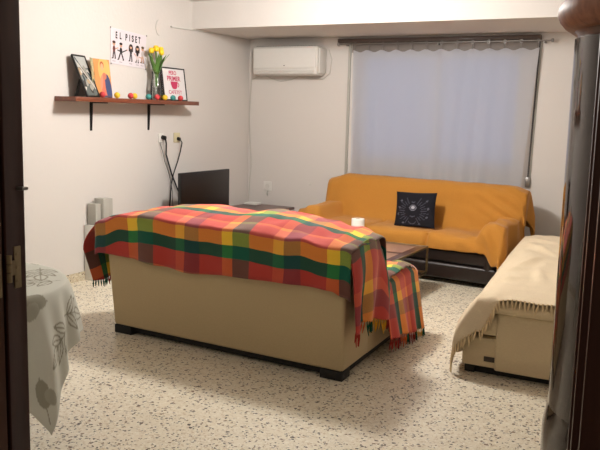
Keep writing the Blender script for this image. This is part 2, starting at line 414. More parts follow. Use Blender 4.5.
tag(MB().tube([(-4.5, 7.66, 1.904), (-4.44, 7.68, 1.875), (-4.33, 7.695, 1.845), (-4.2, 7.695, 1.862), (-4.10, 7.68, 1.894), (-3.95, 7.69, 1.872), (-3.80, 7.69, 1.87), (-3.72, 7.695, 1.93), (-3.70, 7.695, 2.08), (-3.74, 7.695, 2.19)], .005, 6).build('loose_cable', cw),
    'thin pale cable looping along under the air conditioner', 'cable')
t = thing('wall_socket', 'white socket on the back wall left of the orange sofa', 'socket', (-4.475, 7.71, .6))
MB().box((-4.53, 7.697, .595), (-4.425, YB, .705), .006).build('cover_plate', M_white, t)
MB().lathe([(.001, -.012), (.026, -.012), (.028, .004), (.001, .004)], (0, 0, 0), 16).build('plug_insert', M_greyl, t, local=True)
t.children[-1].rotation_euler = (PI / 2, 0, 0); t.children[-1].location = (0, -.014, .05)
MB().tube([(-4.468, 7.695, .597), (-4.468, 7.68, .575), (-4.470, 7.69, .545)], .008, 8).build('cord_stub', M_grey, t)
tag(MB().sphere((-3.93, YB - .006, .708), .014, 1, .5, 1).build('wall_hook', M_greyl), 'tiny pale knob on the back wall left of the orange sofa', 'hook')

# ------------------------------------------------------------------ left wall: sockets, cables, trunking, boards
t = thing('wall_socket', 'white socket with black plug, the left one below the shelf', 'socket', (XL, 6.07, 1.22))
MB().box((XL, 6.03, 1.175), (XL + .012, 6.112, 1.265), .005).build('cover_plate', M_white, t)
MB().tube([(XL + .012, 6.082, 1.228), (XL + .05, 6.082, 1.222)], .021, 12).build('plug', M_black, t)
t = thing('wall_socket', 'ivory socket plate, the right one below the shelf', 'socket', (XL, 6.32, 1.22))
MB().box((XL, 6.275, 1.172), (XL + .012, 6.372, 1.270), .005).build('cover_plate', M_socket, t)
MB().tube([(XL + .012, 6.33, 1.212), (XL + .04, 6.335, 1.205)], .017, 12).build('plug', M_black, t)
xs = XL + .03
tag(MB().tube([(XL + .05, 6.082, 1.222), (XL + .055, 6.09, 1.17), (xs, 6.12, 1.06), (xs, 6.16, .97), (xs, 6.21, .86), (xs, 6.29, .73), (xs, 6.37, .60), (xs + .06, 6.45, .50), (xs + .1, 6.5, .455)], .008, 6).build('power_cable', M_black),
    'thick black cable from the left socket down behind the television', 'cable')
tag(MB().tube([(XL + .04, 6.335, 1.205), (XL + .045, 6.36, 1.17), (xs, 6.352, 1.08), (xs, 6.31, .985), (xs, 6.24, .86), (xs, 6.205, .76), (xs, 6.19, .62), (xs, 6.17, .50), (xs + .03, 6.16, .455)], .006, 6).build('power_cable', M_black),
    'thin black cable from the right ivory socket, crossing behind the other', 'cable')
tag(MB().tube([(XL + .012, 6.045, 1.18), (xs, 6.06, 1.10), (xs, 6.10, .99), (xs, 6.15, .90), (xs, 6.19, .80), (xs + .012, 6.21, .68), (xs + .02, 6.2, .56), (xs + .04, 6.22, .455)], .004, 6).build('aerial_cable', mat('grey_cable', rgb(96, 92, 88), .6, noise_amt=.03)),
    'thin grey cable hanging from the left socket', 'cable')
tag(MB().box((XL, 6.22, 2.298), (XL + .022, 6.94, 2.314), .003, rot=Matrix.Rotation(math.radians(1.2), 3, 'X')).build('cable_trunking', M_greyl), 'thin pale trunking strip along the left wall below the beam', 'trunking')
tag(MB().tube([(XL + .008, 6.05 + .06 * math.cos(a), 2.27 + .075 * math.sin(a)) for a in [PI * (.55 + .9 * q / 12) for q in range(13)]], .0025, 5).build('wire_loop', M_greyl), 'thin white wire loop on the wall above the tulips', 'wire')

t = thing('floor_cabinet', 'low white panel box on the floor behind the left end of the plaid sofa', 'box', (-4.58, 5.02, 0))
MB().box((-4.74, 5.016, 0.0), (-4.56, 5.28, .485), .004).build('body', M_greyl, t)
MB().box((-4.74, 4.998, 0.0), (-4.555, 5.014, .49), .003).build('side_panel', M_white, t)
tag(MB().box((-4.735, 5.035, .485), (-4.64, 5.10, .672), .004).build('grey_box', M_grey), 'shorter grey upright board standing on the white box', 'board')
t = thing('grey_box', 'taller grey upright board standing on the white box beside the plaid throw', 'board', (-4.64, 5.2, .475))
MB().box((-4.72, 5.105, .485), (-4.615, 5.175, .715), .004).build('panel', M_grey, t)
MB().box((-4.72, 5.178, .485), (-4.625, 5.235, .708), .004).build('side_panel', M_grey, t)

# ------------------------------------------------------------------ wall shelf and what stands on it
SZ = 1.583
t = thing('wall_shelf', 'long brown wooden shelf on two black brackets on the left wall', 'shelf', (-4.63, 5.43, 1.55))
MB().box((-4.75, 4.69, 1.545), (-4.52, 6.39, SZ), .003).build('board', M_shelf, t)
for y in (5.105, 5.882):
    g = MB(); g.box((-4.75, y - .012, 1.30), (-4.742, y + .012, 1.545), .002)
    g.box((-4.75, y - .010, 1.536), (-4.56, y + .010, 1.545), .002)
    g.tube([(-4.738, y, 1.545), (-4.738, y, 1.43), (-4.740, y, 1.302)], [.013, .010, .005], 6)
    g.build('bracket', M_iron, t)

def painted(name, corners, nu, nv, fn, m, parent, solid=0.0):
    """flat printed sheet: corners BL,BR,TL,TR in world, colour fn(u,v) on arrays"""
    BL, BR, TL, TR = [Vector(c) for c in corners]
    P = []; UV = []
    for i in range(nv + 1):
        a = i / nv; P.append([(BL.lerp(BR, j / nu)).lerp(TL.lerp(TR, j / nu), a) for j in range(nu + 1)]); UV.append([(j / nu, a) for j in range(nu + 1)])
    U, V = np.meshgrid(np.linspace(0, 1, nu + 1), np.linspace(0, 1, nv + 1))
    cols = fn(U, V)
    return cloth(name, P, UV, m, parent, solid=solid, cols=cols)
class Canvas:
    def __init__(s, U, V, bg, asp=1.0):
        s.U, s.V, s.asp = U, V, asp; s.c = np.ones(U.shape + (4,)); s.c[...] = bg
    def ell(s, x, y, rx, ry, col, a=0.0):
        dx, dy = (s.U - x) * s.asp, s.V - y; ca, sa = math.cos(a), math.sin(a)
        m = ((dx * ca + dy * sa) / rx) ** 2 + ((-dx * sa + dy * ca) / ry) ** 2 < 1; s.c[m] = col
    def line(s, x0, y0, x1, y1, w, col):
        ax, bx = x0 * s.asp, x1 * s.asp; dx, dy = bx - ax, y1 - y0; L = dx * dx + dy * dy + 1e-9
        t = np.clip(((s.U * s.asp - ax) * dx + (s.V - y0) * dy) / L, 0, 1)
        m = np.hypot(s.U * s.asp - ax - t * dx, s.V - y0 - t * dy) < w; s.c[m] = col
    def rect(s, x0, y0, x1, y1, col):
        m = (s.U > x0) & (s.U < x1) & (s.V > y0) & (s.V < y1); s.c[m] = col
M_print = attr_mat('printed_paper', .7)
M_printg = attr_mat('printed_glossy', .25, .5)

def lettering(name, text, origin, ex, ey, width, height, m, parent, bold=.0):
    """flat raised letters laid in the plane ex, ey; centred on origin"""
    cu = bpy.data.curves.new('txt', 'FONT'); cu.body = text; cu.size = 1; cu.align_x = 'LEFT'; cu.offset = bold; cu.extrude = .01
    to = bpy.data.objects.new('txt', cu); COL.objects.link(to)
    dg = bpy.context.evaluated_depsgraph_get(); me = bpy.data.meshes.new_from_object(to.evaluated_get(dg))
    bpy.data.objects.remove(to); bpy.data.curves.remove(cu)
    co = [v.co.copy() for v in me.vertices]
    x0, x1 = min(c.x for c in co), max(c.x for c in co); y0, y1 = min(c.y for c in co), max(c.y for c in co)
    ex, ey = Vector(ex).normalized(), Vector(ey).normalized(); n = ex.cross(ey)
    pl = Matrix.Translation(parent.location) @ parent.rotation_euler.to_matrix().to_4x4()
    inv = pl.inverted()
    for v, c in zip(me.vertices, co):
        w = Vector(origin) + ex * ((c.x - (x0 + x1) / 2) / (x1 - x0) * width) + ey * ((c.y - (y0 + y1) / 2) / (y1 - y0) * height) + n * (c.z * .05 + .001)
        v.co = inv @ w
    me.materials.clear(); me.materials.append(m); me.name = name
    o = bpy.data.objects.new(name, me); COL.objects.link(o); o.parent = parent
    return o

# poster EL PISET with five little figures
XW = XL + .004
def poster_fn(U, V):
    c = Canvas(U, V / .90, rgb(226, 218, 224), 1.55)
    sk = rgb(206, 160, 134); dk = rgb(34, 28, 32)
    def man(x, shirt, hair, legs, lean=0.0, long=False, ys=0.0, s=1.0):
        y0 = .17 + ys
        c.line(x - .012, y0 + .23, x - .03 - lean, y0 + .02, .025 * s, legs); c.line(x + .012, y0 + .23, x + .035 + lean, y0 + .02, .025 * s, legs)
        c.line(x - .035 - lean, y0 + .01, x - .055 - lean, y0 + .005, .016, dk); c.line(x + .04 + lean, y0 + .01, x + .02 + lean, y0 + .005, .016, dk)
        c.ell(x, y0 + .30, .055 * s, .10 * s, shirt)
        if long: c.ell(x, y0 + .40, .080, .115, hair)
        c.ell(x, y0 + .46, .056 * s, .065 * s, sk); c.ell(x, y0 + .51, .066 * s, .042 * s, hair)
        if long: c.line(x - .045, y0 + .48, x - .05, y0 + .33, .022, hair); c.line(x + .045, y0 + .48, x + .05, y0 + .33, .022, hair)
    c.line(.10, .46, .20, .52, .018, sk); man(.09, rgb(110, 62, 58), rgb(70, 44, 34), rgb(60, 52, 56))
    c.line(.30, .40, .44, .50, .018, dk); c.ell(.455, .51, .02, .025, sk); c.line(.28, .42, .19, .45, .018, dk); man(.28, dk, rgb(26, 20, 22), dk, .035, ys=-.015)
    man(.56, rgb(76, 72, 78), rgb(52, 44, 46), rgb(62, 58, 64), long=True)
    c.line(.72, .36, .66, .44, .016, sk); man(.75, rgb(40, 34, 38), rgb(38, 24, 26), rgb(214, 196, 196), long=True)
    c.line(.86, .34, .80, .36, .016, sk); man(.90, rgb(190, 178, 176), rgb(98, 78, 52), rgb(205, 160, 140), long=False, ys=.01)
    for x in (.08, .27, .55, .75, .89): c.rect(x - .04, .085, x + .05, .10, rgb(150, 140, 150))
    c.line(.72, .15, .73, .25, .012, dk); c.line(.78, .15, .775, .25, .012, dk); c.line(.89, .15, .89, .24, .012, dk)
    return c.c
t = thing('poster', 'white EL PISET poster of five small figures above the shelf', 'poster', (XW, 5.6, 1.87))
pc = [(XW, 5.363, 1.890), (XW, 5.838, 1.868), (XW, 5.361, 2.203), (XW, 5.853, 2.174)]
painted('sheet', pc, 200, 130, poster_fn, M_print, t, .001)
exp_ = Vector((0, .492, -.029)); eyp = Vector((0, 0.008, .31))
M_ink = mat('black_ink', rgb(30, 24, 28), .7, noise_amt=.02)
_o = Vector((XW, 5.36, 2.203))
for ch, u_, w_ in (('E', .165, .022), ('L', .275, .022), ('P', .435, .026), ('I', .525, .009), ('S', .610, .027), ('E', .705, .023), ('T', .80, .028)):
    lettering('lettering', ch, _o + exp_ * u_ - eyp.normalized() * .056, exp_, eyp, w_, .060, M_ink, t, .035)
for cpt in pc: MB().sphere((XW + .004, cpt[1], cpt[2]), .007, .6).build('pin', M_alu, t)

# leaning photo frame on the left
nrm = Vector((.975, .22, 0)).normalized(); tw = Vector((-nrm.y, nrm.x, 0)); lean = (Vector((0, 0, .31)) - nrm * .130).normalized()
o0 = Vector((-4.550, 4.862, SZ + .004)); fn_ = tw.cross(lean).normalized()
if fn_.dot(nrm) < 0: fn_ = -fn_
Wf, Hf = .205, .372
def slab(b, o, ex, ey, n, x0, x1, y0, y1, d0, d1):
    vs = [b.bm.verts.new(o + ex * x + ey * y + n * d) for d in (d0, d1) for x, y in ((x0, y0), (x1, y0), (x1, y1), (x0, y1))]
    for f in ((0, 1, 2, 3), (7, 6, 5, 4), (0, 4, 5, 1), (1, 5, 6, 2), (2, 6, 7, 3), (3, 7, 4, 0)): b.bm.faces.new([vs[i] for i in f])
def frame_bars(o, ex, ey, n, W, H, bw, d):
    b = MB()
    slab(b, o, ex, ey, n, 0, bw, 0, H, -d, 0); slab(b, o, ex, ey, n, W - bw, W, 0, H, -d, 0); slab(b, o, ex, ey, n, bw, W - bw, 0, bw, -d, 0); slab(b, o, ex, ey, n, bw, W - bw, H - bw, H, -d, 0)
    return b
t = thing('photo_frame', 'black frame with a blurry grey picture, tilted at the left of the shelf', 'picture frame', (o0.x, o0.y, SZ))
frame_bars(o0, tw, lean, fn_, Wf, Hf, .012, .010).build('frame', M_black, t, smooth=False)
def photo_fn(U, V):
    c = Canvas(U, V, rgb(120, 124, 122), .65); rng = random.Random(3)
    c.rect(0, .72, 1, 1, rgb(176, 178, 176)); c.rect(0, 0, 1, .3, rgb(92, 98, 96))
    for i in range(26): c.ell(rng.random(), .12 + .6 * rng.random(), .03 + .07 * rng.random(), .03 + .09 * rng.random(), rng.choice([rgb(70, 68, 66), rgb(176, 150, 118), rgb(150, 148, 140), rgb(200, 196, 186), rgb(60, 70, 76)]), rng.random() * 3)
    c.line(.1, .95, .75, .35, .03, rgb(78, 86, 92)); c.line(.2, .8, .95, .2, .025, rgb(196, 188, 176)); return c.c
bi = .012
q = lambda x, y, d: o0 + tw * x + lean * y + fn_ * d
painted('picture', (q(bi, bi, -.004), q(Wf - bi, bi, -.004), q(bi, Hf - bi, -.004), q(Wf - bi, Hf - bi, -.004)), 60, 90, photo_fn, M_printg, t, .001)
b = MB(); slab(b, o0, tw, lean, fn_, .004, Wf - .004, .004, Hf - .004, -.018, -.010); b.build('backing_board', M_black, t, smooth=False)
b = MB(); top = q(Wf * .45, Hf * .62, -.019); foot = Vector((top.x - .008, top.y - .062, SZ + .002))
for a in (0,): b.tube([top, foot], [.012, .020], 4)
b.build('easel_leg', M_black, t, smooth=False)

# two-panel card with an orange ground
t = thing('picture_card', 'orange picture card with a blue robed figure standing on the shelf', 'card', (-4.66, 5.15, SZ))
def card_fn(U, V):
    c = Canvas(U, V, rgb(212, 146, 88), .8)
    c.ell(.62, .72, .30, .34, rgb(236, 176, 104)); c.ell(.62, .30, .22, .30, rgb(206, 116, 92)); c.ell(.80, .26, .15, .36, rgb(66, 76, 112), .15); c.ell(.60, .56, .11, .09, rgb(196, 120, 96))
    c.ell(.50, .84, .10, .10, rgb(176, 98, 62)); c.ell(.50, .80, .075, .09, rgb(222, 168, 130)); c.rect(.3, 0, .95, .06, rgb(90, 80, 96)); c.ell(.40, .40, .07, .20, rgb(208, 140, 112), -.3); return c.c
def card2_fn(U, V):
    c = Canvas(U, V, rgb(176, 166, 128), .4); rng = random.Random(5)
    for i in range(30): c.ell(rng.random(), rng.random(), .05, .04 + .05 * rng.random(), rng.choice([rgb(200, 176, 126), rgb(130, 136, 108), rgb(206, 150, 92), rgb(110, 104, 84)]), rng.random() * 3)
    c.rect(0, 0, 1, .3, rgb(122, 116, 104)); return c.c
painted('right_panel', ((-4.655, 5.085, SZ + .002), (-4.645, 5.268, SZ + .002), (-4.690, 5.075, 1.913), (-4.680, 5.262, 1.911)), 80, 110, card_fn, M_print, t, .004)
painted('left_panel', ((-4.63, 5.022, SZ + .002), (-4.657, 5.084, SZ + .002), (-4.662, 5.010, 1.915), (-4.692, 5.074, 1.912)), 40, 110, card2_fn, M_print, t, .004)

# vase with tulips
t = thing('glass_vase', 'clear glass vase of yellow tulips in the middle of the shelf', 'vase', (-4.63, 5.86, SZ))
def clear(name, col, gl):
    m = bpy.data.materials.new(name); m.use_nodes = True; n_ = m.node_tree; n_.nodes.remove(n_.nodes['Principled BSDF'])
    tr = n_.nodes.new('ShaderNodeBsdfTransparent'); tr.inputs['Color'].default_value = col; g_ = n_.nodes.new('ShaderNodeBsdfGlossy'); g_.inputs['Roughness'].default_value = .08
    lw = n_.nodes.new('ShaderNodeLayerWeight'); lw.inputs['Blend'].default_value = gl; mx_ = n_.nodes.new('ShaderNodeMixShader')
    n_.links.new(lw.outputs['Fresnel'], mx_.inputs[0]); n_.links.new(tr.outputs[0], mx_.inputs[1]); n_.links.new(g_.outputs[0], mx_.inputs[2]); n_.links.new(mx_.outputs[0], n_.nodes['Material Output'].inputs['Surface']); return m
M_vase = clear('vase_glass', (.96, .97, .96, 1), .3)
MB().lathe([(0.0011, .002), (0.0575, .002), (0.0609, .01), (0.0598, .06), (0.0575, .12), (0.0506, .17), (0.0414, .20), (0.0414, .235), (0.0494, .262), (0.0460, .262), (0.0379, .236), (0.0379, .20), (0.0471, .165), (0.0540, .12), (0.0563, .06), (0.0563, .02), (0.0011, .018)], (0, 0, 0), 24).build('vessel', M_vase, t, local=True)
MB().lathe([(0.0011, .019), (0.0529, .019), (0.0540, .06), (0.0529, .115), (0.0011, .116)], (0, 0, 0), 20).build('water', clear('vase_water', (.80, .81, .80, 1), .2), t, local=True)
M_tul = mat('tulip_petal', rgb(246, 206, 40), .5, noise_amt=.1, nscale=40); M_leaf = mat('tulip_leaf', rgb(84, 124, 56), .5, noise_amt=.15, nscale=30)
heads = [(-.01, -.066, .452, 'leftmost'), (.02, -.030, .470, 'second from the left'), (-.015, .005, .478, 'middle'), (.02, .038, .466, 'second from the right'), (-.005, .074, .455, 'rightmost'), (.045, .012, .440, 'front and lowest')]
for dx, dy, hz, w in heads:
    vx, vy = -4.63, 5.86
    tu = thing('tulip', 'yellow tulip in the glass vase on the shelf, %s of the bunch' % w, 'flower', (vx + dx * .2, vy + dy * .2, SZ + .125), group='yellow tulips in the vase')
    MB().tube([(vx + dx * .1, vy + dy * .1, SZ + .125), (vx + dx * .3, vy + dy * .3, SZ + .26), (vx + dx * .7, vy + dy * .7, SZ + .37), (vx + dx, vy + dy, SZ + hz - .03)], .0045, 6).build('stem', M_leaf, tu)
    g = MB()
    for k in range(6):
        a = k * PI / 3; rr = .012 if k % 2 else .010
        g.sphere((vx + dx + rr * math.cos(a), vy + dy + rr * math.sin(a), SZ + hz), .022, .68, .68, 1.2, 10, 8)
    g.build('flower_head', M_tul, tu)
    g = MB(); n_ = 7; ang = math.atan2(dy, dx) + .4
    P0 = Vector((vx + dx * .15, vy + dy * .15, SZ + .24)); out_ = Vector((math.cos(ang), math.sin(ang), 0)); sd = Vector((-out_.y, out_.x, 0)); row = []
    for i in range(n_):
        s = i / (n_ - 1); cpt = P0 + out_ * (.014 + .075 * s * s) + Vector((dx * .5 * s, dy * .6 * s, .185 * s)); wd = .020 * math.sin(PI * min(.97, .12 + .85 * s))
        row.append([cpt - sd * wd, cpt + out_ * -.004, cpt + sd * wd])
    g.quadgrid(row); lf = g.build('leaf', M_leaf, tu); md = lf.modifiers.new('thickness', 'SOLIDIFY'); md.thickness = .0015

# framed print PERO PRIMER CAFETET
t = thing('framed_print', 'black framed pink cup print leaning at the right end of the shelf', 'picture frame', (-4.64, 6.17, SZ))
o1 = Vector((-4.615, 5.965, SZ + .003)); ex1 = Vector((-.02, .355, 0)).normalized(); ey1 = Vector((-.046, .004, .31)).normalized(); n1 = ex1.cross(ey1).normalized()
if n1.x < 0: n1 = -n1
W1, H1 = .395, .318
frame_bars(o1, ex1, ey1, n1, W1, H1, .011, .018).build('frame', M_black, t, smooth=False)
r1 = lambda x, y, d=0: o1 + ex1 * x + ey1 * y + n1 * d
M_pink = mat('pink_ink', rgb(196, 56, 96), .6, noise_amt=.05)
b = MB(); slab(b, o1, ex1, ey1, n1, .011, W1 - .011, .011, H1 - .011, -.012, -.006); b.build('sheet', mat('print_paper', rgb(232, 228, 228), .5, noise_amt=.01), t, smooth=False)
b = MB(); slab(b, o1, ex1, ey1, n1, .004, W1 - .004, .004, H1 - .004, -.020, -.013); b.build('backing_board', M_black, t, smooth=False)
lettering('lettering', 'PERO', r1(0.185, .268, -.006), ex1, ey1, .125, .040, M_pink, t, .02)
lettering('lettering', 'PRIMER', r1(0.198, .214, -.006), ex1, ey1, .225, .046, M_pink, t, .025)
lettering('lettering', 'CAFETET', r1(0.202, .082, -.006), ex1, ey1, .225, .036, M_pink, t, .01)
g = MB()
poly = [(-.058, .033), (.058, .033), (.054, .0), (.038, -.03), (.018, -.04), (-.018, -.04), (-.038, -.03), (-.054, 0)]
vs0 = [g.bm.verts.new(r1(.195 + x, .152 + y, -.0055)) for x, y in poly]; vs1 = [g.bm.verts.new(r1(.195 + x, .152 + y, -.0045)) for x, y in poly]
g.bm.faces.new(vs1); g.bm.faces.new(list(reversed(vs0)))
for i in range(8): g.bm.faces.new((vs0[i], vs0[(i + 1) % 8], vs1[(i + 1) % 8], vs1[i]))
g.tube([r1(.252 + .022 * math.sin(a), .155 + .020 * math.cos(a), -.005) for a in [PI * k / 10 for k in range(11)]], .004, 5)
g.build('cup_motif', M_pink, t)

# small coloured balls along the shelf front
cr_, cy_, ct_ = mat('red_yarn', rgb(196, 62, 66), .8, bump=.4, bscale=160), mat('yellow_yarn', rgb(232, 192, 52), .8, bump=.4, bscale=160), mat('teal_yarn', rgb(66, 140, 136), .8, bump=.4, bscale=160)
balls = [(5.034, cr_, 'red ball in front of the orange card'), (5.215, cy_, 'yellow ball beside the right edge of the orange card'), (5.392, cr_, 'red ball touching a yellow one below the poster'), (5.445, cy_, 'yellow ball touching a red one below the poster'),
         (5.638, ct_, 'teal ball left of the glass vase'), (5.765, cr_, 'red ball in front of the glass vase'), (5.880, cy_, 'yellow ball at the lower left corner of the cup print'), (6.002, ct_, 'teal ball in front of the cup print'), (6.120, cr_, 'red ball in front of the cup print')]
for y, m, l in balls:
    tag(MB().sphere((-4.548, y, SZ + .026), .026, 1, 1, 1, 18, 12).build('decorative_ball', m), 'small ' + l, 'ball', 'coloured balls along the shelf')

# ------------------------------------------------------------------ TV unit in the corner, television, router
t = thing('tv_unit', 'low reddish brown television unit in the far left corner', 'cabinet', (-4.3, 6.6, 0))
MB().box((-4.64, 5.62, .06), (-4.10, 7.56, .42), .004).build('body', M_cabw, t)
MB().box((-4.66, 5.58, .42), (-4.06, 7.60, .45), .006).build('top', M_cabw, t)
MB().box((-4.60, 5.66, 0), (-4.16, 7.52, .06)).build('plinth', M_blackmat, t)
for i in range(4):
    d = MB().box((-4.10, 5.64 + i * .48, .08), (-4.085, 5.64 + i * .48 + .46, .40), .004).build('door', M_cabw, t)
    MB().sphere((-4.075, 5.64 + i * .48 + (.42 if i % 2 == 0 else .04), .27), .012).build('knob', M_brass, d)
t = thing('television', 'black flat television on the brown unit against the left wall', 'television', (-4.40, 6.32, .45))
MB().box((-4.415, 5.902, .487), (-4.380, 6.744, .905), .005).build('case', M_black, t)
MB().box((-4.381, 5.916, .505), (-4.3785, 6.730, .892), .001).build('screen', mat('dark_screen', rgb(22, 16, 15), .4, noise_amt=.02), t)
MB().box((-4.48, 6.02, .487), (-4.415, 6.62, .78), .02).build('rear_housing', M_black, t)
for y in (6.08, 6.56):
    g = MB(); g.tube([(-4.40, y, .50), (-4.33, y + .0, .453)], .007, 6); g.tube([(-4.40, y, .50), (-4.48, y, .453)], .007, 6); g.build('foot', M_black, t)
tag(MB().box((-4.63, 7.44, .45), (-4.47, 7.56, .475), .006).build('router', M_white), 'small flat white box on the far end of the television unit', 'router')

# ------------------------------------------------------------------ orange sofa by the window
OO = Vector((-2.54, 6.74, 0)); orot = math.radians(-6.5)
OF = Matrix.Translation(OO) @ Matrix.Rotation(orot, 4, 'Z')
t = thing('leather_sofa', 'dark leather three-seat sofa under the orange cover by the window', 'sofa', OO, orot)
def lpart(b, name, m, par): return b.build(name, m, par, local=True)
lpart(MB().box((-1.02, .05, .05), (1.02, .78, .20), .02, 3), 'base', M_leather, t)
lpart(MB().box((-1.02, .0, .045), (1.02, .10, .19), .03, 4), 'lower_front_roll', M_leather, t)
lpart(MB().box((-1.0, .005, .195), (1.0, .12, .315), .03, 4), 'upper_front_roll', M_leather, t)
g = MB()
for x0, x1 in ((-.90, -.30), (-.30, .30), (.30, .90)): pass
for x0, x1 in ((-.88, -.31), (-.31, .33), (.33, .88)):
    lpart(MB().soft((x0 + .006, .0, .29), (x1 - .006, .62, .425), .055, .01), 'seat_cushion', M_leather, t)
for s in (-1, 1):
    lpart(MB().soft((-1.035 if s < 0 else .86, .0, .10), (-.86 if s < 0 else .985, .70, .54), .07, .0), 'arm', M_leather, t)
g = MB(); g.soft((-.99, .60, .30), (.99, .755, .825), .06); lpart(g, 'backrest', M_leather, t)
for x in (-.95, .95):
    for y in (.08, .66): lpart(MB().box((x - .04, y - .03, 0), (x + .04, y + .03, .055), .004), 'foot', M_blackmat, t)

def sm(a, b, x):
    t_ = max(0.0, min(1.0, (x - a) / (b - a))); return t_ * t_ * (3 - 2 * t_)
def orange_cover():
    # profile rows: (y, z) over the back, down the seat, over the front
    prof = [(.782, .50), (.782, .62), (.782, .74), (.778, .82), (.745, .860), (.69, .872), (.63, .866), (.585, .84), (.555, .79), (.53, .72), (.505, .65), (.48, .58), (.45, .51), (.42, .465), (.37, .452), (.30, .450), (.22, .452), (.14, .452), (.07, .450), (.02, .442), (-.012, .425), (-.024, .40), (-.028, .37), (-.028, .335), (-.026, .318)]
    P = []; UV = []
    # resample
    rows = []
    for i in range(len(prof) - 1):
        for k in range(3): s = k / 3; rows.append((prof[i][0] * (1 - s) + prof[i + 1][0] * s, prof[i][1] * (1 - s) + prof[i + 1][1] * s))
    rows.append(prof[-1])
    nx = 150; dist = 0
    for i, (y, z) in enumerate(rows):
        if i: dist += math.hypot(y - rows[i - 1][0], z - rows[i - 1][1])
        row = []; uv = []
        for j in range(nx + 1):
            u = -1.24 + 2.62 * j / nx                         # metres along the cloth
            xe = 1.055 if u < 0 else 1.005; x = max(-xe, min(xe, u)); over = abs(u) - xe
            arm = sm(.80, .88, abs(x)) * (1 - .25 * sm(.98, 1.05, abs(x)))
            front_h = .575
            zz = z; yy = y
            if y < .60:
                armz = front_h * (1 - 0) + .02 * sm(.1, .5, y)
                if i < len(rows) - 18: zz = z + arm * max(0, armz - z)
                else:                                           # front drop on arms: lengthen
                    f = (i - (len(rows) - 18)) / 17.0
                    zz = z + arm * ((armz - f * (.245 if u < 0 else .245 + .11 * sm(.88, 1.0, u) + .010 * math.sin(u * 60))) - z); yy = y - .012 * arm
            # cushion seams and sag
            for sx in (-.31, .33):
                g_ = math.exp(-((x - sx) / .018) ** 2)
                if y < .42: zz -= .022 * g_; yy += .035 * g_ * (1 if y < .03 else 0)
            n_ = noise.noise(Vector((x * 3.2, y * 4 + z * 5, 3.1))) * .012 + noise.noise(Vector((x * 9, y * 10 + z * 9, 7))) * .004
            # shoulders of the back fall off at both ends
            if y > .45: zz -= .035 * sm(.90, 1.05, abs(x)) * (1 if z > .6 else .4)
            # creases running from the right shoulder
            cre = math.sin((x * .9 + y * 1.0 + z * 1.3) * 30 + 2 * noise.noise(Vector((x * 3, y * 3, z * 3)))) * .010 * sm(.40, .95, x) * (1 if y < .62 else .2)
            zz += n_ + cre * .6; yy -= (n_ + cre)
            if over > 0:
                side = 1 if u > 0 else -1
                hang = over * (1.0 if side > 0 else 1.0)
                x = side * (xe + .03 + .035 * min(1, hang / .2) * (.5 + .5 * math.sin(y * 16 + 1)) + .012 * math.sin(y * 23 + hang * 6))
                lim = (.32 + .10 * math.sin(y * 9)) if side > 0 else .17
                zz = zz - min(hang, lim) * .95
                if i >= len(rows) - 18: yy -= .02 * math.sin(hang * 20)
                zz = max(zz, .20)
            row.append((x, yy, zz)); uv.append((u, dist))
        P.append(row); UV.append(uv)
    return P, UV
P, UV = orange_cover()
oc = cloth('sofa_cover', P, UV, M_orange, frame=OF, solid=.006)
tag(oc, 'orange cotton cover draped over the dark leather sofa by the window', 'sofa cover')

# black cushion leaning on the orange back
def cush_fn(U, V):
    c = Canvas(U, V, rgb(24, 23, 30)); li = rgb(120, 120, 130); l2 = rgb(74, 74, 86)
    for k in range(28):
        a = 2 * PI * k / 28; r0, r1_ = .20 + .02 * (k % 2), .33 + .06 * (k % 2)
        if abs(math.sin(a)) > .93: continue
        c.line(.5 + r0 * math.cos(a), .55 + r0 * math.sin(a), .5 + r1_ * math.cos(a), .55 + r1_ * math.sin(a), .006, l2)
    c.ell(.5, .64, .085, .085, li); c.ell(.5, .64, .07, .07, rgb(70, 70, 80)); c.ell(.5, .65, .045, .045, rgb(176, 176, 184))
    for y, r in ((.44, .065), (.83, .05), (.24, .085)):
        c.ell(.5, y, r, r, l2); c.ell(.5, y + .018, r * .88, r * .88, rgb(24, 23, 30))
    for x, y in ((.2, .83), (.83, .83), (.13, .42), (.85, .38), (.27, .2), (.68, .17), (.88, .6), (.16, .62)):
        c.ell(x, y, .022, .022, li); c.line(x - .03, y, x + .03, y, .004, l2); c.line(x, y - .03, x, y + .03, .004, l2)
    return c.c
def cushion_mesh():
    N = 60; Wc, Hc, T = .425, .35, .065
    ca, sa = math.cos(math.radians(22)), math.sin(math.radians(22))
    tilt = math.radians(2.5)
    sheets = []
    for side in (1, -1):
        P = []; UV = []
        for i in range(N + 1):
            v = i / N * 2 - 1; row = []; uv = []
            for j in range(N + 1):
                u = j / N * 2 - 1
                pin = 1 - .07 * (1 - u * u) * v * v; pin2 = 1 - .07 * (1 - v * v) * u * u
                x = u * Wc / 2 * pin2; h = v * Hc / 2 * pin
                d = T * ((1 - u ** 4) * (1 - v ** 4)) ** .6 + .004 * noise.noise(Vector((u * 4, v * 4, side))) * (1 - u ** 4) * (1 - v ** 4)
                x, h = x * math.cos(tilt) - h * math.sin(tilt) - .035 * v * -1 * -.5, x * math.sin(tilt) + h * math.cos(tilt)
                # lean back: cushion plane tilted about x
                y_ = -side * d; 
                row.append((x, y_ * ca + (h + Hc / 2) * sa * 1.0, (h + Hc / 2) * ca - y_ * -sa * 1.0)); uv.append((j / N, i / N))
            P.append(row); UV.append(uv)
        sheets.append((P, UV))
    return sheets
t = thing('cushion', 'black square cushion with pale moon and ray pattern on the orange sofa', 'cushion', OF @ Vector((.090, .185, .452)), orot)
CF = Matrix.Translation(t.location) @ Matrix.Rotation(orot, 4, 'Z')
U, V = np.meshgrid(np.linspace(0, 1, 61), np.linspace(0, 1, 61)); ccol = cush_fn(U, V)
sh = cushion_mesh(); M_cush = attr_mat('cushion_print', .85, .2)
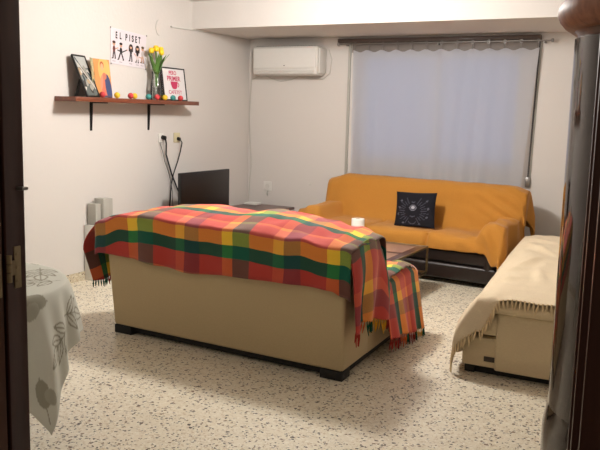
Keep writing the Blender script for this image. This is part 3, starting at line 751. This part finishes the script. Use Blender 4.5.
# denser printed front
cloth('front_panel', sh[0][0], sh[0][1], M_cush, t, CF, 0, ccol)
cloth('back_panel', sh[1][0], sh[1][1], mat('cushion_black', rgb(24, 23, 30), .85, noise_amt=.05), t, CF, 0)

# ------------------------------------------------------------------ coffee table and paper roll
t = thing('coffee_table', 'low brown coffee table with thin brass frame before the orange sofa', 'coffee table', (-2.6, 5.9, 0))
TX0, TX1, TY0, TY1, TZ = -3.25, -2.095, 5.42, 6.40, .38
MB().box((TX0, TY0, TZ - .022), (TX1, TY1, TZ - .002), .002).build('tabletop', M_table, t)
for i in range(2):
    for j in range(3):
        x0 = TX0 + .10 + j * .355; y0 = TY0 + .09 + i * .43
        MB().box((x0, y0, TZ - .004), (x0 + .28, y0 + .36, TZ + .0005)).build('inlay_panel', M_inlay, t)
g = MB()
for a, c in (((TX0, TY0), (TX1, TY0)), ((TX1, TY0), (TX1, TY1)), ((TX1, TY1), (TX0, TY1)), ((TX0, TY1), (TX0, TY0))):
    for z in (TZ - .010, .145): g.box((min(a[0], c[0]) - .008, min(a[1], c[1]) - .008, z - .009), (max(a[0], c[0]) + .008, max(a[1], c[1]) + .008, z + .009), .002)
g.build('frame', M_brass, t)
for x in (TX0, TX1):
    for y in (TY0, TY1): MB().box((x - .008, y - .008, .14), (x + .008, y + .008, TZ - .003), .002).build('leg', M_brass, t)
g = MB(); g.box((TX0 + .2, TY0 + .2, .12), (TX1 - .35, TY1 - .2, .145), .003); g.build('lower_shelf', M_table, t)
for y in (TY0 + .3, TY1 - .3):
    MB().box((TX0 - .0, y - .012, .130), (TX1 + .0, y + .012, .145), .002).build('crossbar', M_brass, t)
    for x in (TX0 + .25, TX1 - .45): MB().box((x - .03, y - .03, 0), (x + .03, y + .03, .13), .004).build('foot', M_blackmat, t)
t = thing('paper_roll', 'white paper roll standing on the coffee table', 'paper roll', (-2.71, 6.28, TZ))
MB().lathe([(.022, .001), (.056, .001), (.058, .006), (.058, .195), (.056, .199), (.022, .199), (.022, .001)], (0, 0, 0), 28).build('paper', M_paper, t, local=True)
MB().lathe([(.0225, .002), (.0215, .002), (.0215, .198), (.0225, .198)], (0, 0, 0), 20).build('cardboard_core', mat('cardboard', rgb(150, 122, 92), .9, noise_amt=.05), t, local=True)

# ------------------------------------------------------------------ foreground sofa with the plaid throw
SO = Vector((-1.703, 3.818, 0)); srot = math.radians(-2.6)
SF = Matrix.Translation(SO) @ Matrix.Rotation(srot, 4, 'Z')
t = thing('sofa', 'beige fabric sofa seen from behind under the plaid throw', 'sofa', SO, srot)
TAP = .095
def tapx(x, y):
    """the sofa narrows slightly towards its front at the right end"""
    return x - TAP * max(0, y) * max(0, min(1, (x + 1.75) / 1.75))
def taper_all(o):
    for v in o.data.vertices: v.co.x = tapx(v.co.x, v.co.y)
def taper_box(b, x0, x1, y0, y1, z0, z1, dx, dy, bev=.02):
    tmp = bmesh.new(); bmesh.ops.create_cube(tmp, size=1)
    for v in tmp.verts:
        top = v.co.z > 0
        x = (x0 if v.co.x < 0 else x1) + (dx * (-1 if v.co.x < 0 else 1) if top else 0); y = (y0 - (dy if top else 0)) if v.co.y < 0 else y1
        v.co = Vector((x, y, z1 if top else z0))
    bmesh.ops.bevel(tmp, geom=tmp.edges[:], offset=bev, segments=3, profile=.5, affect='EDGES'); b.merge(tmp)
b = MB(); taper_box(b, -1.745, -.005, .005, .42, .055, .738, .0, .010, .02)
for v in b.bm.verts:
    if v.co.x < -.9: v.co.x -= .07 * max(0, v.co.z - .055) / .69
b = b; lpart(b, 'back_frame', M_beige, t)
lpart(MB().box((-1.745, .40, .055), (-.005, 1.12, .30), .015, 3), 'seat_base', M_beige, t)
for x0, x1 in ((-1.735, -.88), (-.87, -.015)):
    lpart(MB().soft((x0, .45, .29), (x1, 1.15, .46), .06, .012), 'seat_cushion', M_beige, t)
    lpart(MB().soft((x0 + .06, .16, .47), (x1 - .06, .44, .745), .09, .01), 'back_cushion', M_beige, t)
lpart(MB().box((-1.715, .045, .012), (-.03, 1.06, .057), .003), 'plinth', M_blackmat, t)
for x0 in (-1.742, -.155):
    for y0 in (.008, .95): lpart(MB().box((x0, y0, 0), (x0 + .145, y0 + .12, .056), .003), 'foot', M_blackmat, t)

for o_ in t.children: taper_all(o_)

# plaid weave material: warp and weft stripe ramps in cloth metres
def plaid_stops():
    R, O, Y, G, Pp, K, D = (180, 62, 54), (226, 138, 78), (246, 202, 62), (44, 92, 80), (96, 50, 76), (208, 98, 92), (10, 92, 70)
    warp = [(0, R), (.23, O), (.33, Pp), (.48, R), (.72, Y), (.83, G)]          # along u, period PU
    weft = [(0, R), (.30, D), (.50, Y), (.70, K), (.93, O)]                      # along v, period PV
    return warp, weft
warp, weft = plaid_stops(); PU, PV = .72, .40
def ramp_np(stops, f):
    c = stops[-1][1]
    for p, q_ in stops:
        if f >= p: c = q_
    return c
def plaid_material():
    m = mat('plaid_cotton', (1, 1, 1, 1), .85, spec=.15); nt = m.node_tree; b = nt.nodes['Principled BSDF']; b.inputs['Sheen Weight'].default_value = .2
    uv = nt.nodes.new('ShaderNodeUVMap'); uv.uv_map = 'UVMap'; sx = nt.nodes.new('ShaderNodeSeparateXYZ'); nt.links.new(uv.outputs[0], sx.inputs[0])
    outs = []
    for ax, per, stops in (('X', PU, warp), ('Y', PV, weft)):
        d = nt.nodes.new('ShaderNodeMath'); d.operation = 'DIVIDE'; d.inputs[1].default_value = per; nt.links.new(sx.outputs[ax], d.inputs[0])
        f = nt.nodes.new('ShaderNodeMath'); f.operation = 'FRACT'; nt.links.new(d.outputs[0], f.inputs[0])
        cr = nt.nodes.new('ShaderNodeValToRGB'); cr.color_ramp.interpolation = 'CONSTANT'; e = cr.color_ramp.elements
        e[0].position = 0; e[0].color = rgb(*stops[0][1]); e[1].position = stops[1][0]; e[1].color = rgb(*stops[1][1])
        for p, c in stops[2:]:
            q_ = e.new(p); q_.color = rgb(*c)
        nt.links.new(f.outputs[0], cr.inputs['Fac']); outs.append(cr.outputs['Color'])
    n = nt.nodes.new('ShaderNodeTexNoise'); n.inputs['Scale'].default_value = 260; nt.links.new(uv.outputs[0], n.inputs['Vector'])
    mr = nt.nodes.new('ShaderNodeMapRange'); mr.inputs['From Min'].default_value = .3; mr.inputs['From Max'].default_value = .7; mr.inputs['To Min'].default_value = .54; mr.inputs['To Max'].default_value = .72
    nt.links.new(n.outputs['Fac'], mr.inputs['Value'])
    ga = nt.nodes.new('ShaderNodeGamma'); gb = nt.nodes.new('ShaderNodeGamma')
    inv = nt.nodes.new('ShaderNodeMath'); inv.operation = 'SUBTRACT'; inv.inputs[0].default_value = 1; nt.links.new(mr.outputs[0], inv.inputs[1])
    nt.links.new(outs[0], ga.inputs['Color']); nt.links.new(inv.outputs[0], ga.inputs['Gamma']); nt.links.new(outs[1], gb.inputs['Color']); nt.links.new(mr.outputs[0], gb.inputs['Gamma'])
    mx = nt.nodes.new('ShaderNodeMix'); mx.data_type = 'RGBA'; mx.blend_type = 'MULTIPLY'; mx.inputs[0].default_value = 1
    nt.links.new(ga.outputs[0], mx.inputs[6]); nt.links.new(gb.outputs[0], mx.inputs[7]); nt.links.new(mx.outputs[2], b.inputs['Base Color'])
    bp = nt.nodes.new('ShaderNodeBump'); bp.inputs['Strength'].default_value = .25; bp.inputs['Distance'].default_value = .003
    nt.links.new(n.outputs['Fac'], bp.inputs['Height']); nt.links.new(bp.outputs['Normal'], b.inputs['Normal'])
    return m
M_plaid = plaid_material()
def lerp_tab(tab, x):
    if x <= tab[0][0]: return tab[0][1]
    for (a, va), (b_, vb) in zip(tab, tab[1:]):
        if x <= b_: s = (x - a) / (b_ - a); s = s * s * (3 - 2 * s); return va + (vb - va) * s
    return tab[-1][1]
HEM = [(-1.75, .545), (-1.55, .535), (-1.3, .515), (-1.05, .500), (-.75, .520), (-.44, .530), (-.2, .530), (-.065, .528), (0, .50)]
EDGE = [(-1.75, .765), (-1.6, .812), (-1.3, .815), (-1.0, .805), (-.7, .800), (-.3, .79), (0, .775)]          # back edge height
PEAK = [(-1.75, .78), (-1.6, .822), (-1.4, .852), (-1.2, .866), (-1.0, .862), (-.9, .854), (-.7, .878), (-.5, .868), (-.3, .842), (-.12, .820), (0, .79)]
def wr(x, y, z, k=1.0):
    f = math.sin((x * 1.0 + y * 1.6 - z * 1.2) * 24 + 3 * noise.noise(Vector((x * 2.5, y * 3, 9)))) * sm(-.95, -.1, x)
    return k * (.013 * noise.noise(Vector((x * 4, y * 5, z * 5))) + .007 * noise.noise(Vector((x * 11, y * 9, z * 9 + 4))) + .006 * f)
NB, NT, NF, NS, ND = 12, 16, 12, 16, 12                       # back, top, front drop, seat, seat drop rows
def main_rows(x):
    """list of (y, z, v) down one column x; v = cloth metres from the ridge, negative on the back"""
    out_ = []; hem, ed, pk = lerp_tab(HEM, x), lerp_tab(EDGE, x), lerp_tab(PEAK, x)
    for i in range(NB):
        s = i / NB; z = hem + (ed - hem) * s; y = -.036 - .012 * s + .012 * (1 - s) * math.sin(x * 14 + 2 * math.sin(x * 5)) - .6 * wr(x, 0, z)
        out_.append((y, z))
    for i in range(NT):
        s = i / NT; a = s
        y = -.042 + .60 * (.5 * a + .5 * a * a) ; z = ed + (pk - ed) * math.sin(min(1, a * 1.5) * PI / 2) - .05 * max(0, a - .75) * 4 * max(0, a - .75)
        out_.append((y, z + wr(x, y, z)))
    y0, z0 = out_[-1]
    for i in range(1, NF + 1):
        s = i / NF; out_.append((y0 + .06 * s + .015, z0 + (.505 - z0) * s))
    y0, z0 = out_[-1]
    for i in range(1, NS + 1):
        s = i / NS; out_.append((y0 + (1.17 - y0) * s, .505 + .012 * math.sin(s * PI) - .03 * max(0, s - .8) * 5 + wr(x, y0 + s, .5)))
    y0, z0 = out_[-1]
    for i in range(1, ND + 1):
        s = i / ND; out_.append((1.195 + .012 * math.sin(x * 15) + .02 * s, z0 + (.14 - z0) * s))
    return out_
def plaid_main():
    P = [[] for _ in range(NB + NT + NF + NS + ND)]; UV = [[] for _ in P]
    nx = 130
    for j in range(nx + 1):
        x = -1.80 + 1.845 * j / nx; col = main_rows(max(-1.75, min(0, x)))
        v = 0; vs = [0]
        for i in range(1, len(col)): vs.append(vs[-1] + math.hypot(col[i][0] - col[i - 1][0], col[i][1] - col[i - 1][1]))
        ref = vs[NB]
        edge = max(0, -1.75 - x) / .05 if x < -1.75 else max(0, x) / .045
        for i, (y, z) in enumerate(col):
            P[i].append((tapx(x, y) + .115 * min(0, x + 1.25), y, z - .018 * edge ** 2)); UV[i].append((x + 3.5, vs[i] - ref + 3.895))
    return P, UV, nx
P, UV, nx = plaid_main()
th = cloth('plaid_throw', P, UV, M_plaid, frame=SF, solid=.005)
tag(th, 'colourful plaid throw with fringes draped over the beige sofa', 'throw')

# right side flap over the end of the backrest, then the flap over the seat end
def side_flap(tab_ridge, tab_hem, y0, y1, ny, nd, x0, outs, uvoff, foldk):
    P = []; UV = []
    for j in range(ny + 1):
        y = y0 + (y1 - y0) * j / ny; zr, zh = lerp_tab(tab_ridge, y), lerp_tab(tab_hem, y); row = []; uv = []
        for i in range(nd + 1):
            s = i / nd; z = zr + (zh - zr) * s
            x = x0 + outs * math.sin(min(1, s * 2.2) * PI / 2) + foldk * s * math.sin(y * 27 + s * 2.0) + .006 * noise.noise(Vector((y * 8, z * 8, 2)))
            row.append((x - TAP * max(0, y), y - .03 * s * math.sin(y * 9), z)); uv.append((3.5 + .04 + (zr - z) , y + uvoff))
        P.append(row); UV.append(uv)
    return P, UV
RID = [(-.045, .755), (.1, .782), (.25, .795), (.40, .77), (.475, .70), (.52, .60), (.57, .50), (.62, .44)]
HM1 = [(-.045, .30), (.05, .30), (.15, .335), (.3, .31), (.45, .27), (.56, .25), (.62, .27)]
Pf, UVf = side_flap(RID, HM1, -.045, .60, 60, 26, .036, .034, 4.05, .026)
cloth('side_drape', Pf, UVf, M_plaid, th, SF, .005)
RID2 = [(.52, .50), (.7, .53), (.95, .52), (1.08, .48), (1.17, .36), (1.20, .24)]
HM2 = [(.52, .14), (.7, .12), (.95, .08), (1.1, .06), (1.20, .05)]
def seat_flap():
    P = []; UV = []; ny, nd = 40, 26
    for j in range(ny + 1):
        y = .50 + .71 * j / ny; row = []; uv = []
        zh = lerp_tab(HM2, y); zr = .515 + .012 * math.sin(y * 6) - .03 * sm(1.0, 1.2, y)
        for i in range(nd + 1):
            s = i / nd
            ang = min(1, s / .35) * PI / 2
            if s < .35: x = -.10 + (.155) * math.sin(ang); z = zr - .07 * (1 - math.cos(ang))
            else: z = (zr - .07) + (zh - (zr - .07)) * (s - .35) / .65; x = .055 + .07 * (s - .35) / .65 + .018 * (s - .35) * math.sin(y * 34)
            row.append((x - TAP * y, y, z)); uv.append((3.5 + s * .6, y + 4.28))
        P.append(row); UV.append(uv)
    return P, UV
Pg, UVg = seat_flap(); cloth('seat_drape', Pg, UVg, M_plaid, th, SF, .005)
# left flap: sags outwards past the sofa end
def left_flap():
    P = []; UV = []; ny, nd = 26, 24
    for j in range(ny + 1):
        y = -.045 + .44 * j / ny; zr = lerp_tab([(-.045, .757), (.1, .78), (.4, .78)], y); zh = .335 + .06 * sm(.1, .4, y); row = []; uv = []
        for i in range(nd + 1):
            s = i / nd; z = zr + (zh - zr) * s
            o_ = .155 * math.sin(min(1, s / .5) * PI / 2) if s < .5 else .155 - .08 * ((s - .5) / .5)
            pinch = 1 - .45 * max(0, s - .45)
            row.append((-1.825 - o_ * (1 - .3 * sm(.15, .4, y)) + .012 * s * math.sin(y * 30), -.045 + (y + .045) * pinch + (.03 * s), z)); uv.append((3.5 - 1.8 - (zr - z) * 1.1, y + 4.06))
        P.append(row); UV.append(uv)
    return P, UV
Pl, UVl = left_flap(); cloth('left_drape', Pl, UVl, M_plaid, th, SF, .005)

def fringe(name, pts, cols, L, m, parent, frame=None, r=.004, down=Vector((0, 0, -1)), step=.018, jit=.35):
    F = frame or Matrix.Identity(4); pts = [F @ Vector(p) for p in pts]
    rng = random.Random(len(pts)); b = MB(); d = 0; acc = []
    tot = sum((pts[i + 1] - pts[i]).length for i in range(len(pts) - 1)); n = max(2, int(tot / step)); vcols = []
    for k in range(n + 1):
        s = k / n * tot; i = 0; a = 0
        while i < len(pts) - 2 and a + (pts[i + 1] - pts[i]).length < s: a += (pts[i + 1] - pts[i]).length; i += 1
        seg = pts[i + 1] - pts[i]; p = pts[i] + seg * min(1, (s - a) / max(1e-6, seg.length)); l = L * rng.uniform(.75, 1.15)
        j = Vector((rng.uniform(-1, 1), rng.uniform(-1, 1), 0)) * jit * l * .5
        z_min = .006
        q1 = p + down * l * .35 + j * .2; q2 = p + down * l * .7 + j * .6; q3 = p + down * l + j
        for q_ in (q1, q2, q3): q_.z = max(q_.z, z_min)
        n0 = len(b.bm.verts)
        b.tube([p - down * .006, p + down * l * .12, q1, q2, q3], [r, r * .75, r * 1.35, r * 1.0, r * .5], 5)
        c = cols[min(len(cols) - 1, int(k / (n + 1) * len(cols)))]; vcols += [c] * (len(b.bm.verts) - n0)
    o = b.build(name, m, parent)
    ca = o.data.color_attributes.new('Col', 'FLOAT_COLOR', 'POINT'); ca.data.foreach_set('color', np.array(vcols, dtype=np.float32).reshape(-1))
    return o
M_fr = attr_mat('fringe_yarn', .85, .15)
cR, cO, cY, cG, cP = rgb(150, 48, 40), rgb(205, 100, 54), rgb(214, 158, 46), rgb(22, 78, 60), rgb(92, 42, 54)
fringe('fringe', [r_[-1] for r_ in Pf], [cR, cR, cO, cG, cG, cY, cY, cY, cR, cP, cP], .075, M_fr, th, SF)
fringe('fringe', [r_[-1] for r_ in Pg], [cR, cP, cO, cG, cR, cG, cY, cG], .075, M_fr, th, SF)
fringe('fringe', [r_[-1] for r_ in Pl][::-1], [cY, cY, cR, cG, cG], .05, M_fr, th, SF)

# ------------------------------------------------------------------ cream sofa on the right with its throw
t = thing('cream_sofa', 'cream fabric sofa along the right side, seen from its end', 'sofa', (-.62, 5.7, 0))
MB().box((-1.185, 4.375, .05), (-.12, 6.85, .228), .014, 3).build('seat_base', M_cream_sofa, t)
MB().box((-.99, 4.352, .045), (-.12, 4.62, .392), .014, 3).build('arm', M_cream_sofa, t)
MB().box((-.99, 6.62, .045), (-.12, 6.85, .392), .014, 3).build('arm', M_cream_sofa, t)
MB().soft((-1.10, 4.365, .232), (-.95, 5.7, .40), .05, .01).build('seat_cushion', M_cream_sofa, t)
MB().soft((-1.10, 5.71, .232), (-.95, 6.83, .40), .05, .01).build('seat_cushion', M_cream_sofa, t)
MB().soft((-1.045, 4.312, .380), (-.30, 6.83, .478), .05, .008, 14).build('top_cushion', M_cream_sofa, t)
MB().box((-.32, 4.36, .045), (-.10, 6.84, .62), .03, 3).build('backrest', M_cream_sofa, t)
MB().box((-1.13, 4.42, 0), (-.16, 6.80, .052), .004).build('plinth', M_blackmat, t)  # black block added to stand for the shadow gap beneath the sofa
for y in (4.45, 6.76):
    for x in (-1.14, -.2): MB().box((x - .03, y - .045, 0), (x + .03, y + .045, .052)).build('foot', M_blackmat, t)
for o_ in t.children:
    for v in o_.data.vertices: v.co.x -= .10 * (v.co.y + 5.7 - 4.36)
MB().box((-1.055, 4.369, .088), (-.975, 4.376, .118), .002).build('maker_tag', mat('tag_bronze', rgb(66, 54, 44), .45, metal=.3), t)

WR = [(-.93, 5.50, 1.2, .16), (-.88, 6.0, 2.2, .16), (-1.00, 5.20, .7, .12), (-.82, 5.05, 1.7, .20), (-.90, 6.4, 2.6, .15), (-1.0, 4.85, .5, .10)]
def cream():
    P = []; UV = []
    xr, xl = -.33, -1.10
    xs_ = [xr + (xl - xr) * j / 40 for j in range(41)]
    nl = 22
    ys = [6.80 + (4.325 - 6.80) * i / 90 for i in range(91)]
    nd = 14
    for i in range(len(ys) + nd):
        row = []; uv = []
        near = i >= len(ys); y = ys[min(i, len(ys) - 1)]; f = (i - len(ys) + 1) / nd if near else 0
        for j in range(len(xs_) + nl):
            lf = j >= len(xs_); x = xs_[min(j, len(xs_) - 1)]; g = (j - len(xs_) + 1) / nl if lf else 0
            zt = .505 + .010 * math.sin(y * 2.2) + .016 * noise.noise(Vector((x * 5, y * 3, 1))) + .007 * noise.noise(Vector((x * 14, y * 9, 2)))
            # a couple of pinched wrinkles
            for (wx, wy, wa, wl) in WR:
                dx, dy = x - wx, y - wy; a_ = dx * math.cos(wa) + dy * math.sin(wa); b_ = -dx * math.sin(wa) + dy * math.cos(wa)
                zt += .026 * math.exp(-(a_ / wl) ** 2 - (b_ / .028) ** 2) - .012 * math.exp(-(a_ / wl) ** 2 - ((b_ - .07) / .05) ** 2)
            zt -= .03 * (1 - sm(-1.10, -.98, x))
            zt -= .018 * (1 - sm(4.325, 4.40, y))
            px, py, pz = x, y, zt
            if not lf and near:
                dep = .004 + .185 * (1 - sm(-1.08, -.96, x))
                py = 4.325 - .012 * math.sin(min(1, f * 3) * PI / 2) + .004 * math.sin(x * 40) * f; pz = zt - dep * f
            elif lf and not near:
                Lh = .40 + .02 * math.sin(y * 7)
                # slope outwards then hang
                hg = Lh * g; px = -1.10 - .115 * math.sin(min(1, g * 1.6) * PI / 2) - .02 * g * math.sin(y * 13) - .02 * g; pz = zt - hg
                py = y
            elif lf and near:
                px = -1.10 - .115 * math.sin(min(1, g * 1.6) * PI / 2) - .02 * g; py = 4.325 - .012 * math.sin(min(1, f * 3) * PI / 2) - .03 * math.sin(g * PI)
                pz = zt - .42 * g - .19 * (1 - g) * f
            px -= .10 * (py - 4.36)
            row.append((px, py, max(pz, .035))); uv.append((x - g * .4, y - f * .4))
        P.append(row); UV.append(uv)
    return P, UV, len(xs_), nl
P, UV, ncol, nl = cream()
ct = cloth('cream_throw', P, UV, M_throw, solid=.006)
tag(ct, 'cream cotton throw with knotted fringe over the sofa on the right', 'throw')
hem = P[-1][:ncol + nl]
cC = rgb(214, 190, 150)
fringe('fringe', [Vector(p) + Vector((0, -.008, .004)) for p in hem], [cC], .058, M_fr, ct, r=.0052, step=.024, jit=.5)

# ------------------------------------------------------------------ curved cabinet on the right
def plan(off):
    """outline of the cabinet: straight front along the room, quarter round near corner, near end to the wall"""
    R = .30 + off; cx, cy = -.085, 2.5; pts = [(-.385 - off, 3.4)]
    for k in range(25):
        a = PI + (PI / 2) * k / 24; pts.append((cx + R * math.cos(a), cy + R * math.sin(a)))
    pts.append((.07, cy - R)); return pts
def sweep(b, prof, close_top=True):
    rings = []
    for off, z in prof: rings.append([b.bm.verts.new((x, y, z)) for x, y in plan(off) + [(.07, 3.4 )]])
    n = len(rings[0])
    for i in range(len(rings) - 1):
        for k in range(n): b.bm.faces.new((rings[i][k], rings[i][(k + 1) % n], rings[i + 1][(k + 1) % n], rings[i + 1][k]))
    b.bm.faces.new(list(reversed(rings[0]))); b.bm.faces.new(rings[-1]); return b
t = thing('display_cabinet', 'glossy dark round-cornered cabinet with wooden cornice at the right edge', 'cabinet', (-.15, 2.8, 0))
sweep(MB(), [(.0, .62), (.0, 1.735)]).build('upper_body', M_lacq, t)
sweep(MB(), [(.012, .08), (.012, .55), (.004, .60), (0, .62)]).build('lower_body', M_lacq, t)
sweep(MB(), [(.02, 0), (.02, .07), (.012, .08)]).build('plinth', M_darkw, t)
sweep(MB(), [(-.012, 1.725), (-.006, 1.752), (.006, 1.762)]).build('neck_moulding', M_darkw, t)
sweep(MB(), [(.004, 1.758), (.030, 1.768), (.045, 1.785), (.052, 1.802), (.052, 1.822), (.046, 1.838), (.036, 1.844)]).build('cornice', M_cornice, t)

# ------------------------------------------------------------------ round table with the leaf-print cloth
TC = Vector((-2.83, 2.14, 0)); TR = .49; TH = .74
t = thing('round_table', 'round dining table hidden under the leaf print tablecloth', 'table', TC)
MB().lathe([(.001, TH - .03), (TR - .01, TH - .03), (TR, TH - .02), (TR, TH - .005), (TR - .005, TH), (.001, TH)], (0, 0, 0), 48).build('tabletop', M_table, t, local=True)
for k in range(4):
    a = PI / 4 + k * PI / 2; MB().tube([(.16 * math.cos(a), .16 * math.sin(a), 0), (.18 * math.cos(a), .18 * math.sin(a), TH - .03)], [.018, .026], 12).build('leg', M_table, t, local=True)
def table_cloth():
    N = 300; S = .745; A0 = math.radians(-43); P = []; UV = []; pts = []
    for i in range(N + 1):
        row = []; uv = []
        for j in range(N + 1):
            a, b_ = (j / N * 2 - 1) * S, (i / N * 2 - 1) * S
            x, y = a * math.cos(A0) - b_ * math.sin(A0), a * math.sin(A0) + b_ * math.cos(A0); r = math.hypot(x, y); th_ = math.atan2(y, x)
            if r <= TR: p = (x, y, TH + .005 + .002 * noise.noise(Vector((x * 6, y * 6, 0))))
            else:
                d = r - TR; bend = .03
                fold = (.5 + .5 * math.sin(th_ * 9 + .6)) * .035 * min(1, d / .25) + .010 * math.sin(th_ * 23) * min(1, d / .2)
                rr = TR + .008 + .07 * d + bend * (1 - math.exp(-d / .03)) * .5 + fold; z = TH + .005 - d + .006 * (1 - math.exp(-d / .02))
                p = (rr * math.cos(th_), rr * math.sin(th_), max(.02, z))
            row.append((TC.x + p[0], TC.y + p[1], p[2])); uv.append((a, b_)); pts.append((a, b_))
        P.append(row); UV.append(uv)
    U, V = np.meshgrid(np.linspace(-S, S, N + 1), np.linspace(-S, S, N + 1))
    c = Canvas(U, V, rgb(204, 204, 193), 1.0); rng = random.Random(11)
    gl, gd, ln = rgb(164, 162, 148), rgb(150, 147, 132), rgb(140, 136, 120)
    def leaf(x, y, a, L, w):
        n_ = 10; pl_ = []
        for q_ in range(n_ + 1):
            t_ = q_ / n_; h_ = w * math.sin(PI * t_ ** .8); pl_.append((x + L * t_ * math.cos(a), y + L * t_ * math.sin(a), h_))
        for s2 in (-1, 1):
            for (x0, y0, h0), (x1, y1, h1) in zip(pl_, pl_[1:]):
                c.line(x0 - s2 * h0 * math.sin(a), y0 + s2 * h0 * math.cos(a), x1 - s2 * h1 * math.sin(a), y1 + s2 * h1 * math.cos(a), .0036, ln)
        c.line(x, y, pl_[-1][0], pl_[-1][1], .003, ln)
    for i in range(6):
        for j in range(6):
            x, y, a = -S + (i + .5 + rng.uniform(-.12, .12)) * S / 3, -S + (j + .5 + rng.uniform(-.12, .12)) * S / 3, rng.uniform(0, 2 * PI)
            if (i + 2 * j) % 3 == 0:
                c.ell(x, y, .062, .036, gl if (i + j) % 2 else gd, a); c.ell(x + .05 * math.cos(a + 1), y + .05 * math.sin(a + 1), .045, .03, gl, a + .7)
                c.line(x - .07 * math.cos(a), y - .07 * math.sin(a), x + .13 * math.cos(a), y + .13 * math.sin(a), .003, gd)
            else:
                x -= .13 * math.cos(a); y -= .13 * math.sin(a)
                c.line(x, y, x + .18 * math.cos(a), y + .18 * math.sin(a), .003, ln)
                leaf(x + .16 * math.cos(a), y + .18 * math.sin(a), a, .12, .028)
                for q_, d_ in ((.04, .75), (.11, .6)):
                    for sd_ in (-1, 1): leaf(x + q_ * math.cos(a), y + q_ * math.sin(a), a + sd_ * d_, .11, .022)
    return P, UV, c.c
P, UV, cols = table_cloth()
tc_ = cloth('tablecloth', P, UV, attr_mat('leaf_print_cotton', .85, .15), cols=cols, solid=.003)
tag(tc_, 'pale tablecloth with grey green leaf print hanging off the round table', 'tablecloth')

# ------------------------------------------------------------------ light
def area(name, loc, size, power, col, rot=(0, 0, 0), shape='DISK'):
    l = bpy.data.lights.new(name, 'AREA'); l.shape = shape; l.size = size; l.energy = power; l.color = col
    o = bpy.data.objects.new(name, l); COL.objects.link(o); o.location = loc; o.rotation_euler = rot; return o
pl = bpy.data.lights.new('ceiling_lamp', 'POINT'); pl.energy = 176; pl.shadow_soft_size = .14; pl.color = (1.0, .962, .912)
po = bpy.data.objects.new('ceiling_lamp', pl); COL.objects.link(po); po.location = (-2.66, 4.90, 2.45)
dl = bpy.data.lights.new('dining_fill', 'POINT'); dl.energy = 9; dl.shadow_soft_size = .25; dl.color = (1.0, .93, .83)  # unseen fill light, added to brighten the floor near the camera
do = bpy.data.objects.new('dining_fill', dl); COL.objects.link(do); do.location = (-1.9, 1.7, 2.42)
hl = bpy.data.lights.new('hall_fill', 'POINT'); hl.energy = 12; hl.shadow_soft_size = .1; hl.color = (1.0, .86, .68)  # added fill light in the hall, keeps the door jambs from going black
ho = bpy.data.objects.new('hall_fill', hl); COL.objects.link(ho); ho.location = (-.35, -.75, 2.35)

w = bpy.data.worlds.new('dusk'); sc.world = w; w.use_nodes = True
bg = w.node_tree.nodes['Background']; bg.inputs['Color'].default_value = (.66, .72, 1.0, 1); bg.inputs['Strength'].default_value = .50

vs = sc.view_settings; vs.view_transform = 'Standard'; vs.look = 'None'; vs.exposure = 0.0; vs.gamma = 1.0; vs.use_curve_mapping = False
